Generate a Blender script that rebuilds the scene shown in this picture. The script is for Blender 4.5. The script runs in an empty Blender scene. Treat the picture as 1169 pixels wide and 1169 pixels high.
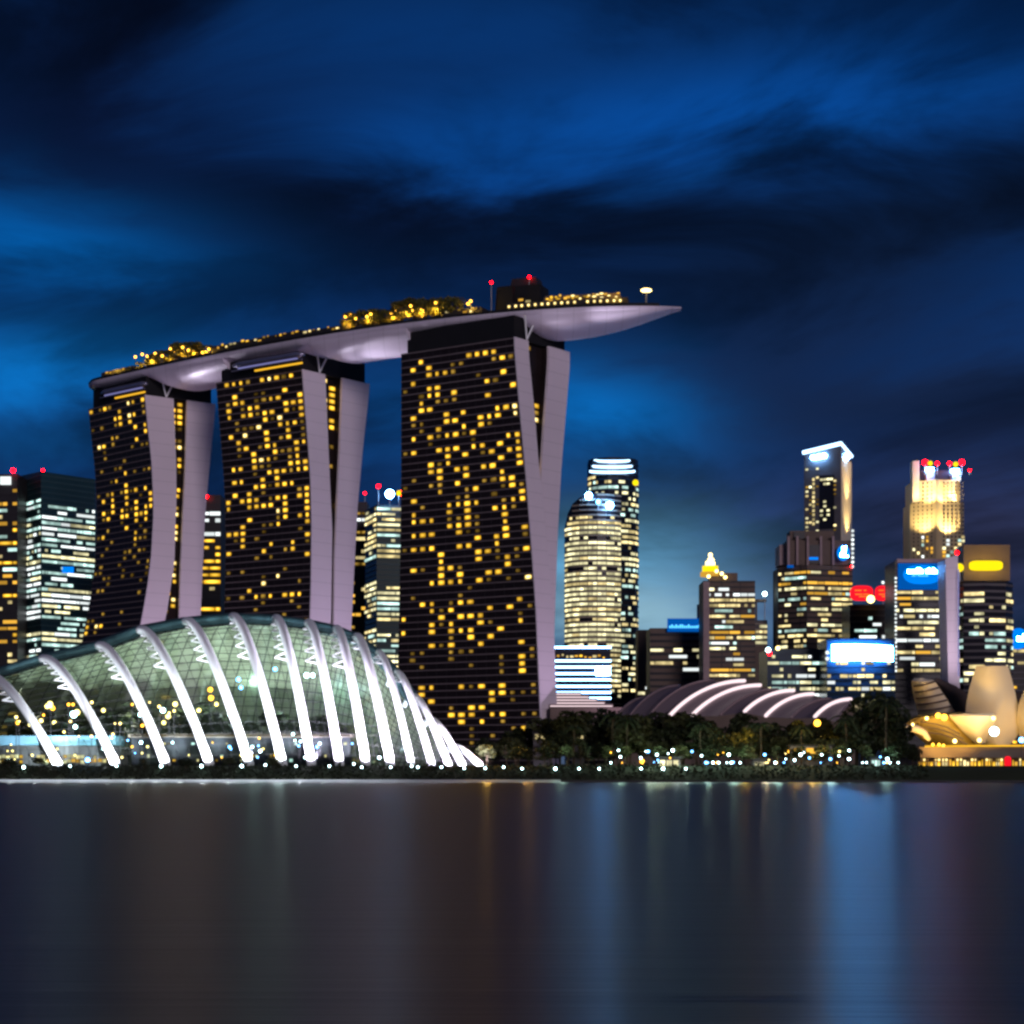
import bpy, bmesh, math, random
from mathutils import Vector, Matrix
random.seed(7)
R = math.radians
sc = bpy.context.scene
col = sc.collection

# ------------------------------------------------------------------ camera
F = 2406.0          # focal length in photograph pixels
CX, HY, CZ = 584.5, 880.0, 2.6
cam = bpy.data.cameras.new('camera')
cam.sensor_width = 36.0
cam.lens = 36.0 * F / 1169.0
cam.shift_y = (HY - 584.5) / 1169.0
cam.clip_start = 1.0
cam.clip_end = 60000.0
cam_o = bpy.data.objects.new('camera', cam)
cam_o.location = (0, 0, CZ)
cam_o.rotation_euler = (R(90), 0, 0)
col.objects.link(cam_o)
sc.camera = cam_o

# ------------------------------------------------------------------ world
world = bpy.data.worlds.new("World")
sc.world = world
world.use_nodes = True
nt = world.node_tree
nt.nodes.clear()
def N(t, kind, **kw):
    n = t.nodes.new(kind)
    for k, v in kw.items():
        setattr(n, k, v)
    return n
def lk(t, a, b):
    t.links.new(a, b)
def math_n(t, op, a, b=None, c=None, clamp=False):
    n = N(t, 'ShaderNodeMath', operation=op, use_clamp=clamp)
    for i, v in enumerate((a, b, c)):
        if v is None: continue
        if isinstance(v, (int, float)): n.inputs[i].default_value = v
        else: lk(t, v, n.inputs[i])
    return n.outputs[0]
def mix_c(t, fac, a, b, blend='MIX'):
    n = N(t, 'ShaderNodeMix', data_type='RGBA', blend_type=blend)
    n.clamp_result = False
    for sock, v in ((n.inputs[0], fac), (n.inputs[6], a), (n.inputs[7], b)):
        if isinstance(v, (int, float)): sock.default_value = v
        elif isinstance(v, tuple): sock.default_value = v if len(v) == 4 else v + (1,)
        else: lk(t, v, sock)
    return n.outputs[2]
def build_sky():
    t = nt
    tc = N(t, 'ShaderNodeTexCoord')
    sx = N(t, 'ShaderNodeSeparateXYZ'); lk(t, tc.outputs['Generated'], sx.inputs[0])
    az = math_n(t, 'ARCTAN2', sx.outputs[0], sx.outputs[1])
    el = math_n(t, 'ARCSINE', sx.outputs[2])
    ela = math_n(t, 'ABSOLUTE', el)
    # vertical gradient of the dusk sky
    rp = N(t, 'ShaderNodeValToRGB')
    e = rp.color_ramp.elements
    stops = [(0.0, (.048, .072, .125)), (.06, (.030, .070, .150)), (.16, (.009, .044, .135)), (.30, (.0035, .030, .128)),
             (.55, (.002, .026, .120)), (.75, (.0015, .018, .085)), (1.0, (.001, .012, .05))]
    e[0].position = 0; e[0].color = stops[0][1] + (1,)
    e[1].position = 1; e[1].color = stops[-1][1] + (1,)
    for p, c in stops[1:-1]:
        x = e.new(p); x.color = c + (1,)
    lk(t, math_n(t, 'MULTIPLY', ela, 1.0 / 0.40, clamp=True), rp.inputs[0])
    base = rp.outputs[0]
    # long wind-drawn clouds
    cx = N(t, 'ShaderNodeCombineXYZ')
    lk(t, math_n(t, 'ADD', math_n(t, 'MULTIPLY', az, 5.0), math_n(t, 'MULTIPLY', el, 4.0)), cx.inputs[0])
    lk(t, math_n(t, 'SUBTRACT', math_n(t, 'MULTIPLY', el, 15.0), math_n(t, 'MULTIPLY', az, 2.4)), cx.inputs[1])
    cx.inputs[2].default_value = 3.35
    nz = N(t, 'ShaderNodeTexNoise'); nz.inputs['Scale'].default_value = 1.0
    nz.inputs['Detail'].default_value = 6.0; nz.inputs['Roughness'].default_value = .56
    nz.inputs['Distortion'].default_value = .5
    lk(t, cx.outputs[0], nz.inputs['Vector'])
    mr = N(t, 'ShaderNodeMapRange', interpolation_type='SMOOTHSTEP'); lk(t, nz.outputs[0], mr.inputs[0])
    for i, v in zip(range(1, 5), (.34, .64, .38, 1.50)): mr.inputs[i].default_value = v
    cur = base
    cl = N(t, 'ShaderNodeCombineColor'); 
    def blob(px, py, wx, wy, color, amt, tilt=0.0, mode='MIX'):
        nonlocal cur
        a0, e0 = math.atan((px - CX) / F), math.atan((HY - py) / F)
        da = math_n(t, 'SUBTRACT', az, a0); de = math_n(t, 'SUBTRACT', el, e0)
        ct, st = math.cos(tilt), math.sin(tilt)
        u = math_n(t, 'ADD', math_n(t, 'MULTIPLY', da, ct * F / wx), math_n(t, 'MULTIPLY', de, st * F / wx))
        v = math_n(t, 'SUBTRACT', math_n(t, 'MULTIPLY', de, ct * F / wy), math_n(t, 'MULTIPLY', da, st * F / wy))
        # ragged edge from the cloud noise
        jit = math_n(t, 'MULTIPLY', math_n(t, 'SUBTRACT', nz.outputs[0], .5), 3.0)
        u = math_n(t, 'ADD', u, math_n(t, 'MULTIPLY', jit, .6))
        v = math_n(t, 'ADD', v, jit)
        r2 = math_n(t, 'ADD', math_n(t, 'MULTIPLY', u, u), math_n(t, 'MULTIPLY', v, v))
        g = math_n(t, 'MULTIPLY', math_n(t, 'POWER', 2.718, math_n(t, 'MULTIPLY', r2, -1.0)), amt)
        cur = mix_c(t, g, cur, color, mode)
    # the broad cloud masses and the clear gaps between them
    blob(150, 130, 330, 150, (.001, .0035, .018), .95, -.15)
    blob(430, 250, 340, 90, (.001, .0045, .022), .94, -.05)
    blob(695, 212, 75, 15, (.001, .007, .034), .85, .42)
    blob(560, 195, 80, 10, (.001, .008, .040), .6, .05)
    blob(900, 175, 300, 14, (.001, .040, .175), .5, .25)
    blob(1020, 280, 420, 85, (.0015, .0075, .030), .88, .22)
    blob(1060, 430, 380, 130, (.004, .010, .034), .9)
    blob(40, 300, 190, 60, (.000, .095, .36), .85, -.1)
    blob(20, 430, 190, 45, (.001, .125, .42), .85)
    blob(60, 510, 170, 40, (.001, .035, .12), .75)
    blob(440, 470, 80, 60, (.001, .045, .17), .6)
    blob(690, 465, 120, 55, (.001, .115, .40), .85, -.12)
    blob(700, 530, 130, 30, (.004, .040, .13), .7)
    blob(700, 645, 150, 55, (.12, .36, .58), .9)
    blob(745, 695, 140, 36, (.24, .42, .52), .85)
    blob(880, 120, 330, 60, (.001, .052, .25), .85, .06)
    blob(600, 20, 300, 40, (.001, .024, .115), .6)
    blob(560, 160, 160, 50, (.001, .038, .18), .7)
    blob(1010, 620, 220, 80, (.024, .034, .10), .7)
    blob(1150, 660, 130, 110, (.034, .032, .070), .6)
    cur = mix_c(t, 1.0, cur, mr.outputs[0], 'MULTIPLY')
    bg = N(t, 'ShaderNodeBackground'); bg.inputs[1].default_value = 1.0
    # faint physical dusk sky underneath
    sky = N(t, 'ShaderNodeTexSky', sky_type='NISHITA', sun_disc=False)
    sky.sun_elevation = R(9); sky.sun_rotation = R(165)
    tot = mix_c(t, .0004, cur, sky.outputs[0], 'ADD')
    lk(t, tot, bg.inputs[0])
    out = N(t, 'ShaderNodeOutputWorld'); lk(t, bg.outputs[0], out.inputs[0])
build_sky()

# ------------------------------------------------------------------ sun (added pinkish light from behind the viewer, brightens the end walls)
sun = bpy.data.lights.new('sun', 'SUN')
sun.energy = .95; sun.angle = R(14); sun.color = (1.0, .85, .92)
sun_o = bpy.data.objects.new('sun', sun); col.objects.link(sun_o)
sd = Vector((.30, -.94, math.tan(R(9)))).normalized()        # towards the sun
sun_o.rotation_euler = sd.to_track_quat('Z', 'Y').to_euler()

sc.view_settings.view_transform = 'Standard'
sc.view_settings.look = 'None'
sc.view_settings.exposure = 0.0
sc.view_settings.gamma = 1.0
sc.cycles.use_denoising = True
sc.cycles.pixel_filter_type = 'BLACKMAN_HARRIS'
sc.cycles.filter_width = 2.7      # the soft lens of the photograph
sc.cycles.max_bounces = 6
sc.cycles.transparent_max_bounces = 16
sc.cycles.sample_clamp_indirect = 8.0
sc.cycles.caustics_reflective = False
sc.cycles.caustics_refractive = False

# ------------------------------------------------------------------ helpers
def P(px, py, D):
    return Vector(((px - CX) / F * D, D, CZ + (HY - py) / F * D))
def X(px, D): return (px - CX) / F * D
def Zy(py, D): return CZ + (HY - py) / F * D

def tag(o, label=None, cat=None, group=None, kind=None):
    if label and not 4 <= len(label.split()) <= 16: print('LABEL', len(label.split()), label)
    if label: o['label'] = label
    if cat: o['category'] = cat
    if group: o['group'] = group
    if kind: o['kind'] = kind
    return o
def empty(name, loc, label, cat, group=None):
    o = bpy.data.objects.new(name, None); col.objects.link(o)
    o.location = loc; o.empty_display_size = 1.0
    return tag(o, label, cat, group)
ORD = ['first', 'second', 'third', 'fourth', 'fifth', 'sixth', 'seventh', 'eighth', 'ninth', 'tenth', 'eleventh', 'twelfth',
       'thirteenth', 'fourteenth', 'fifteenth', 'sixteenth', 'seventeenth', 'eighteenth', 'nineteenth', 'twentieth',
       'twenty-first', 'twenty-second', 'twenty-third', 'twenty-fourth', 'twenty-fifth', 'twenty-sixth',
       'twenty-seventh', 'twenty-eighth', 'twenty-ninth', 'thirtieth', 'thirty-first', 'thirty-second', 'thirty-third', 'thirty-fourth', 'thirty-fifth', 'thirty-sixth']

class MB:
    """collects boxes, quads and tubes; build() links them as one mesh"""
    def __init__(s): s.v = []; s.f = []
    def add(s, vs, fs):
        b = len(s.v); s.v += [Vector(q) for q in vs]; s.f += [tuple(b + i for i in q) for q in fs]; return s
    def hexa(s, p):   # 8 corners: 0-3 bottom loop, 4-7 top loop
        return s.add(p, [(0, 3, 2, 1), (4, 5, 6, 7), (0, 1, 5, 4), (1, 2, 6, 5), (2, 3, 7, 6), (3, 0, 4, 7)])
    def box(s, x0, x1, y0, y1, z0, z1):
        return s.hexa([(x0, y0, z0), (x1, y0, z0), (x1, y1, z0), (x0, y1, z0), (x0, y0, z1), (x1, y0, z1), (x1, y1, z1), (x0, y1, z1)])
    def obox(s, c, ax, ay, az_):   # centre and three half-axis vectors
        c, ax, ay, az_ = map(Vector, (c, ax, ay, az_))
        return s.hexa([c - ax - ay - az_, c + ax - ay - az_, c + ax + ay - az_, c - ax + ay - az_,
                       c - ax - ay + az_, c + ax - ay + az_, c + ax + ay + az_, c - ax + ay + az_])
    def tube(s, pts, rad, n=8, cap=True, flat=1.0):
        pts = [Vector(p) for p in pts]
        rs = rad if isinstance(rad, (list, tuple)) else [rad] * len(pts)
        b = len(s.v); up = Vector((0, 0, 1))
        for i, p in enumerate(pts):
            t = (pts[min(i + 1, len(pts) - 1)] - pts[max(i - 1, 0)])
            t = t.normalized() if t.length > 1e-9 else up
            a = t.cross(up)
            if a.length < 1e-3: a = Vector((1, 0, 0))
            a.normalize(); c = t.cross(a).normalized()
            for k in range(n):
                th = 2 * math.pi * k / n
                s.v.append(p + a * math.cos(th) * rs[i] + c * math.sin(th) * rs[i] * flat)
        for i in range(len(pts) - 1):
            for k in range(n):
                k2 = (k + 1) % n
                s.f.append((b + i * n + k, b + i * n + k2, b + (i + 1) * n + k2, b + (i + 1) * n + k))
        if cap:
            s.f.append(tuple(b + k for k in range(n))[::-1])
            s.f.append(tuple(b + (len(pts) - 1) * n + k for k in range(n)))
        return s
    def prism(s, poly, z0, ztops):   # poly: list of (x, y); ztops one value or one per corner
        n = len(poly)
        zt = ztops if isinstance(ztops, (list, tuple)) else [ztops] * n
        vs = [(x, y, z0) for x, y in poly] + [(x, y, z) for (x, y), z in zip(poly, zt)]
        fs = [tuple(range(n))[::-1], tuple(range(n, 2 * n))] + [(i, (i + 1) % n, n + (i + 1) % n, n + i) for i in range(n)]
        return s.add(vs, fs)
    def sphere(s, c, r, seg=10, rings=6, sq=1.0):
        c = Vector(c); b = len(s.v)
        s.v.append(c + Vector((0, 0, r * sq)))
        for i in range(1, rings):
            ph = math.pi * i / rings
            for k in range(seg):
                th = 2 * math.pi * k / seg
                s.v.append(c + Vector((r * math.sin(ph) * math.cos(th), r * math.sin(ph) * math.sin(th), r * sq * math.cos(ph))))
        s.v.append(c - Vector((0, 0, r * sq)))
        for k in range(seg):
            s.f.append((b, b + 1 + k, b + 1 + (k + 1) % seg))
            l = b + 1 + (rings - 2) * seg
            s.f.append((b + 1 + rings * seg - seg, l + (k + 1) % seg, l + k))
        for i in range(rings - 2):
            for k in range(seg):
                a = b + 1 + i * seg
                s.f.append((a + k, a + seg + k, a + seg + (k + 1) % seg, a + (k + 1) % seg))
        return s
    def grid(s, rows):   # rows of equal-length point lists
        b = len(s.v); n = len(rows[0])
        for r in rows: s.v += [Vector(p) for p in r]
        for i in range(len(rows) - 1):
            for j in range(n - 1):
                s.f.append((b + i * n + j, b + i * n + j + 1, b + (i + 1) * n + j + 1, b + (i + 1) * n + j))
        return s
    def build(s, name, m, parent=None, smooth=False, kind=None):
        me = bpy.data.meshes.new(name)
        o0 = parent.location if parent is not None and parent.type == 'EMPTY' else Vector((0, 0, 0))
        if parent is not None and parent.type != 'EMPTY' and parent.parent is not None:
            o0 = parent.parent.location
        me.from_pydata([tuple(v - o0) for v in s.v], [], s.f)
        me.validate()
        bm = bmesh.new(); bm.from_mesh(me); bmesh.ops.recalc_face_normals(bm, faces=bm.faces); bm.to_mesh(me); bm.free()
        if smooth:
            for p in me.polygons: p.use_smooth = True
        if m is not None: me.materials.append(m)
        o = bpy.data.objects.new(name, me); col.objects.link(o)
        if parent is not None: o.parent = parent
        if kind: o['kind'] = kind
        return o

# ------------------------------------------------------------------ materials
def mat(name, color, rough=.6, metal=0.0, noise=.25, scale=.15, spec=.2, bump=0.0):
    m = bpy.data.materials.new(name); m.use_nodes = True
    t = m.node_tree; b = t.nodes['Principled BSDF']
    tc = N(t, 'ShaderNodeTexCoord'); nz = N(t, 'ShaderNodeTexNoise')
    nz.inputs['Scale'].default_value = scale; nz.inputs['Detail'].default_value = 5
    lk(t, tc.outputs['Object'], nz.inputs['Vector'])
    c0 = tuple(max(0, c * (1 - noise)) for c in color); c1 = tuple(min(1, c * (1 + noise)) for c in color)
    lk(t, mix_c(t, nz.outputs[0], c0, c1), b.inputs['Base Color'])
    b.inputs['Roughness'].default_value = rough; b.inputs['Metallic'].default_value = metal
    b.inputs['Specular IOR Level'].default_value = spec
    if bump:
        bp = N(t, 'ShaderNodeBump'); bp.inputs['Strength'].default_value = bump
        lk(t, nz.outputs[0], bp.inputs['Height']); lk(t, bp.outputs[0], b.inputs['Normal'])
    return m
def emit(name, color, strength, sample=True, vary=0.0, spot=None, core=None):
    """a thing that gives off light; vary: differs from lamp to lamp; core: brighter centre colour, paints lamp glow and bloom into a window"""
    m = bpy.data.materials.new(name); m.use_nodes = True
    t = m.node_tree; t.nodes.clear()
    em = N(t, 'ShaderNodeEmission'); em.inputs[0].default_value = color + (1,); em.inputs[1].default_value = strength
    if vary:
        oi = N(t, 'ShaderNodeObjectInfo'); ge = N(t, 'ShaderNodeNewGeometry')
        r = math_n(t, 'FRACT', math_n(t, 'ADD', oi.outputs['Random'], ge.outputs['Random Per Island']))
        st = math_n(t, 'MULTIPLY', math_n(t, 'ADD', math_n(t, 'MULTIPLY', r, 2 * vary), 1 - vary), strength)
        if spot:                # lamps and curtains inside the rooms
            nz = N(t, 'ShaderNodeTexNoise'); nz.inputs['Scale'].default_value = spot; nz.inputs['Detail'].default_value = 1
            lk(t, ge.outputs['Position'], nz.inputs['Vector'])
            st = math_n(t, 'MULTIPLY', st, math_n(t, 'ADD', math_n(t, 'MULTIPLY', math_n(t, 'POWER', nz.outputs[0], 2.0), 3.2), .25))
        if core:  # glow falloff painted from the window's centre to its edges
            uv = N(t, 'ShaderNodeUVMap'); gx = N(t, 'ShaderNodeVectorMath', operation='DISTANCE')
            lk(t, uv.outputs[0], gx.inputs[0]); gx.inputs[1].default_value = (.5, .55, 0)
            g = N(t, 'ShaderNodeMapRange', interpolation_type='SMOOTHSTEP'); lk(t, gx.outputs['Value'], g.inputs[0])
            for i, v in zip(range(1, 5), (.08, .62, 1.0, 0.0)): g.inputs[i].default_value = v
            lk(t, mix_c(t, g.outputs[0], tuple(c * .50 for c in color), core), em.inputs[0])
        lk(t, st, em.inputs[1])
    out = N(t, 'ShaderNodeOutputMaterial'); lk(t, em.outputs[0], out.inputs[0])
    m.cycles.emission_sampling = 'AUTO' if sample else 'NONE'
    return m

M = {}
M['tower_glass'] = mat('tower_glass', (.016, .011, .011), .3, 0, .4, .08, .15)
M['ledge'] = mat('ledge', (.15, .118, .125), .7)
M['end_wall'] = mat('end_wall', (.70, .61, .67), .5, 0, .08, .03)
def joints(m, pz, px_, depth):
    """thin open joints between cladding panels"""
    t = m.node_tree; b = t.nodes['Principled BSDF']
    src = b.inputs['Base Color'].links[0].from_socket
    tc = N(t, 'ShaderNodeTexCoord'); sx = N(t, 'ShaderNodeSeparateXYZ'); lk(t, tc.outputs['Object'], sx.inputs[0])
    fac = None
    for out, p in ((sx.outputs[2], pz), (sx.outputs[0], px_)):
        if not p: continue
        fr = math_n(t, 'FRACT', math_n(t, 'DIVIDE', out, p))
        g = math_n(t, 'LESS_THAN', fr, .07)
        fac = g if fac is None else math_n(t, 'MAXIMUM', fac, g)
    lk(t, mix_c(t, math_n(t, 'MULTIPLY', fac, depth), src, (.10, .09, .10)), b.inputs['Base Color'])
joints(M['end_wall'], 6.2, 0, .16)
M['dark_roof'] = mat('dark_roof', (.012, .012, .014), .7)
M['white_steel'] = mat('white_steel', (.80, .81, .82), .45, 0, .04, .1)
M['hull'] = mat('hull', (.70, .62, .74), .42, .05, .10, .05)
joints(M['hull'], 0, 7.0, .14)
M['deck'] = mat('deck', (.10, .085, .06), .8)
M['canopy'] = mat('canopy', (.30, .29, .40), .3, .7, .1)
M['leaf'] = mat('leaf', (.018, .024, .010), .6, 0, .55, .5)
M['leaf2'] = mat('leaf2', (.034, .038, .014), .6, 0, .5, .5)
M['bark'] = mat('bark', (.06, .045, .03), .9)
M['bank'] = mat('bank', (.020, .025, .013), .95, 0, .5, .4)
M['land'] = mat('land', (.03, .035, .02), .95, 0, .4, .05)
M['stone'] = mat('stone', (.05, .05, .05), .8)
M['steel'] = mat('steel', (.25, .25, .26), .4, .6)
M['petal'] = mat('petal', (.74, .65, .50), .5, 0, .07, .06)
M['dark_wall'] = mat('dark_wall', (.03, .027, .03), .5)
M['grey_wall'] = mat('grey_wall', (.10, .092, .10), .6)
M['brown_wall'] = mat('brown_wall', (.12, .085, .070), .6)
M['pink_wall'] = mat('pink_wall', (.30, .22, .23), .6)
M['teal_glass'] = mat('teal_glass', (.018, .050, .062), .25, 0, .3, .03, .14)
M['green_glass'] = mat('green_glass', (.016, .040, .038), .25, 0, .3, .03, .14)
M['navy_glass'] = mat('navy_glass', (.012, .030, .055), .25, 0, .3, .03, .14)
M['black_glass'] = mat('black_glass', (.014, .014, .020), .25, 0, .3, .03, .14)
M['teal_ledge'] = mat('teal_ledge', (.035, .075, .085), .5)
M['cream'] = mat('cream', (.36, .30, .23), .6, 0, .08, .05)
M['gold_stone'] = mat('gold_stone', (.42, .33, .19), .6, 0, .1, .05)
M['roof_metal'] = mat('roof_metal', (.20, .155, .17), .45, .3, .12, .04)
M['navy_panel'] = mat('navy_panel', (.01, .06, .22), .4)
M['red_panel'] = mat('red_panel', (.3, .01, .02), .4)

M['w_gold'] = emit('w_gold', (1.0, .48, .012), 1.25, False, .5, None, (1.5, .86, .08))
M['w_dim'] = emit('w_dim', (.62, .33, .03), .30, False, .6, .25, (1.0, .6, .1))
M['w_hot'] = emit('w_hot', (1.0, .62, .06), 1.5, False, .2, None, (1.8, 1.4, .6))
M['w_warm'] = emit('w_warm', (1.0, .80, .36), .95, False, .55, .18)
M['w_cream'] = emit('w_cream', (1.0, .92, .52), 1.0, False, .5, .16)
M['w_cool'] = emit('w_cool', (.66, 1.0, .92), .9, False, .6, .16)
M['w_orange'] = emit('w_orange', (1.0, .52, .06), .9, False, .5)
M['w_white'] = emit('w_white', (.92, 1.0, 1.0), 1.3, False, .4)
M['lamp_white'] = emit('lamp_white', (.62, .95, 1.0), 18.0)
M['lamp_blue'] = emit('lamp_blue', (.14, .45, 1.0), 10.0)
M['lamp_warm'] = emit('lamp_warm', (1.0, .48, .04), 6.0)
M['lamp_cream'] = emit('lamp_cream', (1.0, .74, .24), 6.0)
M['beacon'] = emit('beacon', (1.0, .0005, .0016), 40.0)
M['strip_white'] = emit('strip_white', (.26, .55, 1.0), 13.0)
M['strip_crown'] = emit('strip_crown', (.42, .68, 1.0), 4.0)
M['strip_pink'] = emit('strip_pink', (1.0, .78, .82), 1.3)
M['glow_lilac'] = emit('glow_lilac', (.36, .36, .80), .55, False)
M['strip_gold'] = emit('strip_gold', (1.0, .52, .03), 1.1, False)
M['sign_blue'] = emit('sign_blue', (.0, .20, .85), 1.3)
M['sign_deep_blue'] = emit('sign_deep_blue', (.0, .09, .42), 1.0)
M['sign_cyan'] = emit('sign_cyan', (.10, .55, 1.0), 2.0)
M['sign_white'] = emit('sign_white', (.10, .40, 1.0), 110.0)
M['sign_red'] = emit('sign_red', (.95, .008, .02), 1.4)
M['sign_orange'] = emit('sign_orange', (1.0, .22, .02), 1.4)
M['sign_yellow'] = emit('sign_yellow', (1.0, .74, .006), 1.3)
M['glare'] = emit('glare', (.18, .48, 1.0), 90.0)

# unit window meshes, one per light colour
UNIT = {}
def quad_uv(me):
    uv = me.uv_layers.new(name='UVMap')
    for p in me.polygons:
        for li, q in zip(p.loop_indices, ((0, 0), (1, 0), (1, 1), (0, 1))): uv.data[li].uv = q
def unit(mk):
    if mk not in UNIT:
        b = MB(); b.box(-.5, .5, -.5, .5, -.5, .5)
        me = bpy.data.meshes.new('lit_window'); me.from_pydata([tuple(v) for v in b.v], [], b.f); me.materials.append(M[mk]); quad_uv(me)
        UNIT[mk] = me
    return UNIT[mk]
def put_windows(parent, wins, name='lit_window', cap=100):
    """wins: (centre, across unit vector, up unit vector, width, height, material). The largest 100 are parts, the rest one mesh."""
    wins = sorted(wins, key=lambda w: -(w[3] * w[4]) / w[0].y ** 2)
    for c, a, u, w, h, mk in wins[:cap]:
        o = bpy.data.objects.new(name, unit(mk)); col.objects.link(o); o.parent = parent
        n = a.cross(u)
        o.matrix_basis = Matrix(((a.x * w, n.x * .16, u.x * h, c.x - parent.location.x),
                                 (a.y * w, n.y * .16, u.y * h, c.y - parent.location.y),
                                 (a.z * w, n.z * .16, u.z * h, c.z - parent.location.z), (0, 0, 0, 1)))
    rest = wins[cap:]
    if rest:
        me_m = {}
        b = MB(); idx = []
        keys = sorted({w[5] for w in rest})
        for c, a, u, w, h, mk in rest:
            n = a.cross(u)
            b.obox(c, a * w / 2, n * .08, u * h / 2); idx += [keys.index(mk)] * 6
        o = b.build(name, None, parent, kind='stuff')
        for k in keys: o.data.materials.append(M[k])
        for p, i in zip(o.data.polygons, idx): p.material_index = i
        quad_uv(o.data)

def spot(name, loc, target, power, color, size, blend=.6, radius=.5, parent=None):
    l = bpy.data.lights.new(name, 'SPOT'); l.energy = power; l.color = color; l.spot_size = R(size); l.spot_blend = blend
    l.shadow_soft_size = radius
    o = bpy.data.objects.new(name, l); col.objects.link(o)
    loc = Vector(loc); d = (Vector(target) - loc)
    o.rotation_euler = (-d).to_track_quat('Z', 'Y').to_euler()
    if parent is not None:
        o.parent = parent; o.location = loc - parent.location
    else: o.location = loc
    return o
def point(name, loc, power, color, radius=.5, parent=None):
    l = bpy.data.lights.new(name, 'POINT'); l.energy = power; l.color = color; l.shadow_soft_size = radius
    o = bpy.data.objects.new(name, l); col.objects.link(o); o.location = loc
    if parent is not None:
        o.parent = parent; o.location = Vector(loc) - parent.location
    return o

# ================================================================== ground and water
def water_mat():
    m = bpy.data.materials.new('water'); m.use_nodes = True
    t = m.node_tree; b = t.nodes['Principled BSDF']
    b.inputs['Base Color'].default_value = (.008, .008, .024, 1)
    b.inputs['Roughness'].default_value = .20
    b.inputs['IOR'].default_value = 1.33; b.inputs['Specular IOR Level'].default_value = .72
    b.inputs['Roughness'].default_value = .36
    b.inputs['Anisotropic'].default_value = .62
    tg = N(t, 'ShaderNodeCombineXYZ'); tg.inputs[1].default_value = 1.0
    lk(t, tg.outputs[0], b.inputs['Tangent'])
    tc = N(t, 'ShaderNodeTexCoord'); mp = N(t, 'ShaderNodeMapping')
    mp.inputs['Scale'].default_value = (.040, .50, 1)
    lk(t, tc.outputs['Object'], mp.inputs[0])
    n1 = N(t, 'ShaderNodeTexNoise'); n1.inputs['Scale'].default_value = 1.0; n1.inputs['Detail'].default_value = 5
    n1.inputs['Roughness'].default_value = .65
    lk(t, mp.outputs[0], n1.inputs['Vector'])
    bp = N(t, 'ShaderNodeBump'); bp.inputs['Strength'].default_value = .20; bp.inputs['Distance'].default_value = .25
    lk(t, n1.outputs[0], bp.inputs['Height']); lk(t, bp.outputs[0], b.inputs['Normal'])
    return m
w = MB(); w.add([(-4000, -300, 0), (4000, -300, 0), (4000, 560, 0), (-4000, 560, 0)], [(0, 1, 2, 3)])
tag(w.build('water', water_mat()), kind='structure')
GZ = 3.8
g = MB()
rows = []
for k in range(81):
    x = -4000 + 100 * k
    rows.append([(x, 481, -1.5), (x, 482.5, .35), (x, 486, 2.4), (x, 490, GZ), (x, 700, GZ), (x, 2500, GZ), (x, 20000, GZ)])
g.grid(rows)
tag(g.build('ground', M['land']), kind='structure')
M['bright_line_stone'] = mat('bright_line_stone', (.55, .56, .58), .6)  # pale colour stands in for the bright reflection along the waterline
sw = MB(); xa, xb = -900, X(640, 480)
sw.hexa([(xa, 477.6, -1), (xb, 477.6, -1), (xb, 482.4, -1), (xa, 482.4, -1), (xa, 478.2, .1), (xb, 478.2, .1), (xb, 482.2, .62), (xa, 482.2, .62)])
tag(sw.build('seawall', M['bright_line_stone']), 'pale seawall, its colour standing in for the bright waterline reflection before the glass dome', 'wall')
sw = MB(); sw.box(X(640, 480) + .01, 1500, 480.6, 481.4, -1.0, .45)
tag(sw.build('seawall', M['stone']), 'low dark seawall at the waterline right of the glass dome', 'wall')

# ================================================================== hotel towers
TD = 200.9          # deck height
ZT, ZB = 188.0, 4.0
def interp(x, pts):
    if x <= pts[0][0]: return pts[0][1]
    for (a, b), (c, d) in zip(pts, pts[1:]):
        if x <= c: return b + (d - b) * (x - a) / (c - a)
    (a, b), (c, d) = pts[-2:]
    return d + (d - b) * (x - c) / (c - a) * .6

def solve(px, base, dirv):       # s with base + s*dirv seen in column px
    k = (px - CX) / F
    return (k * base.y - base.x) / (dirv.x - k * dirv.y)

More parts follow.
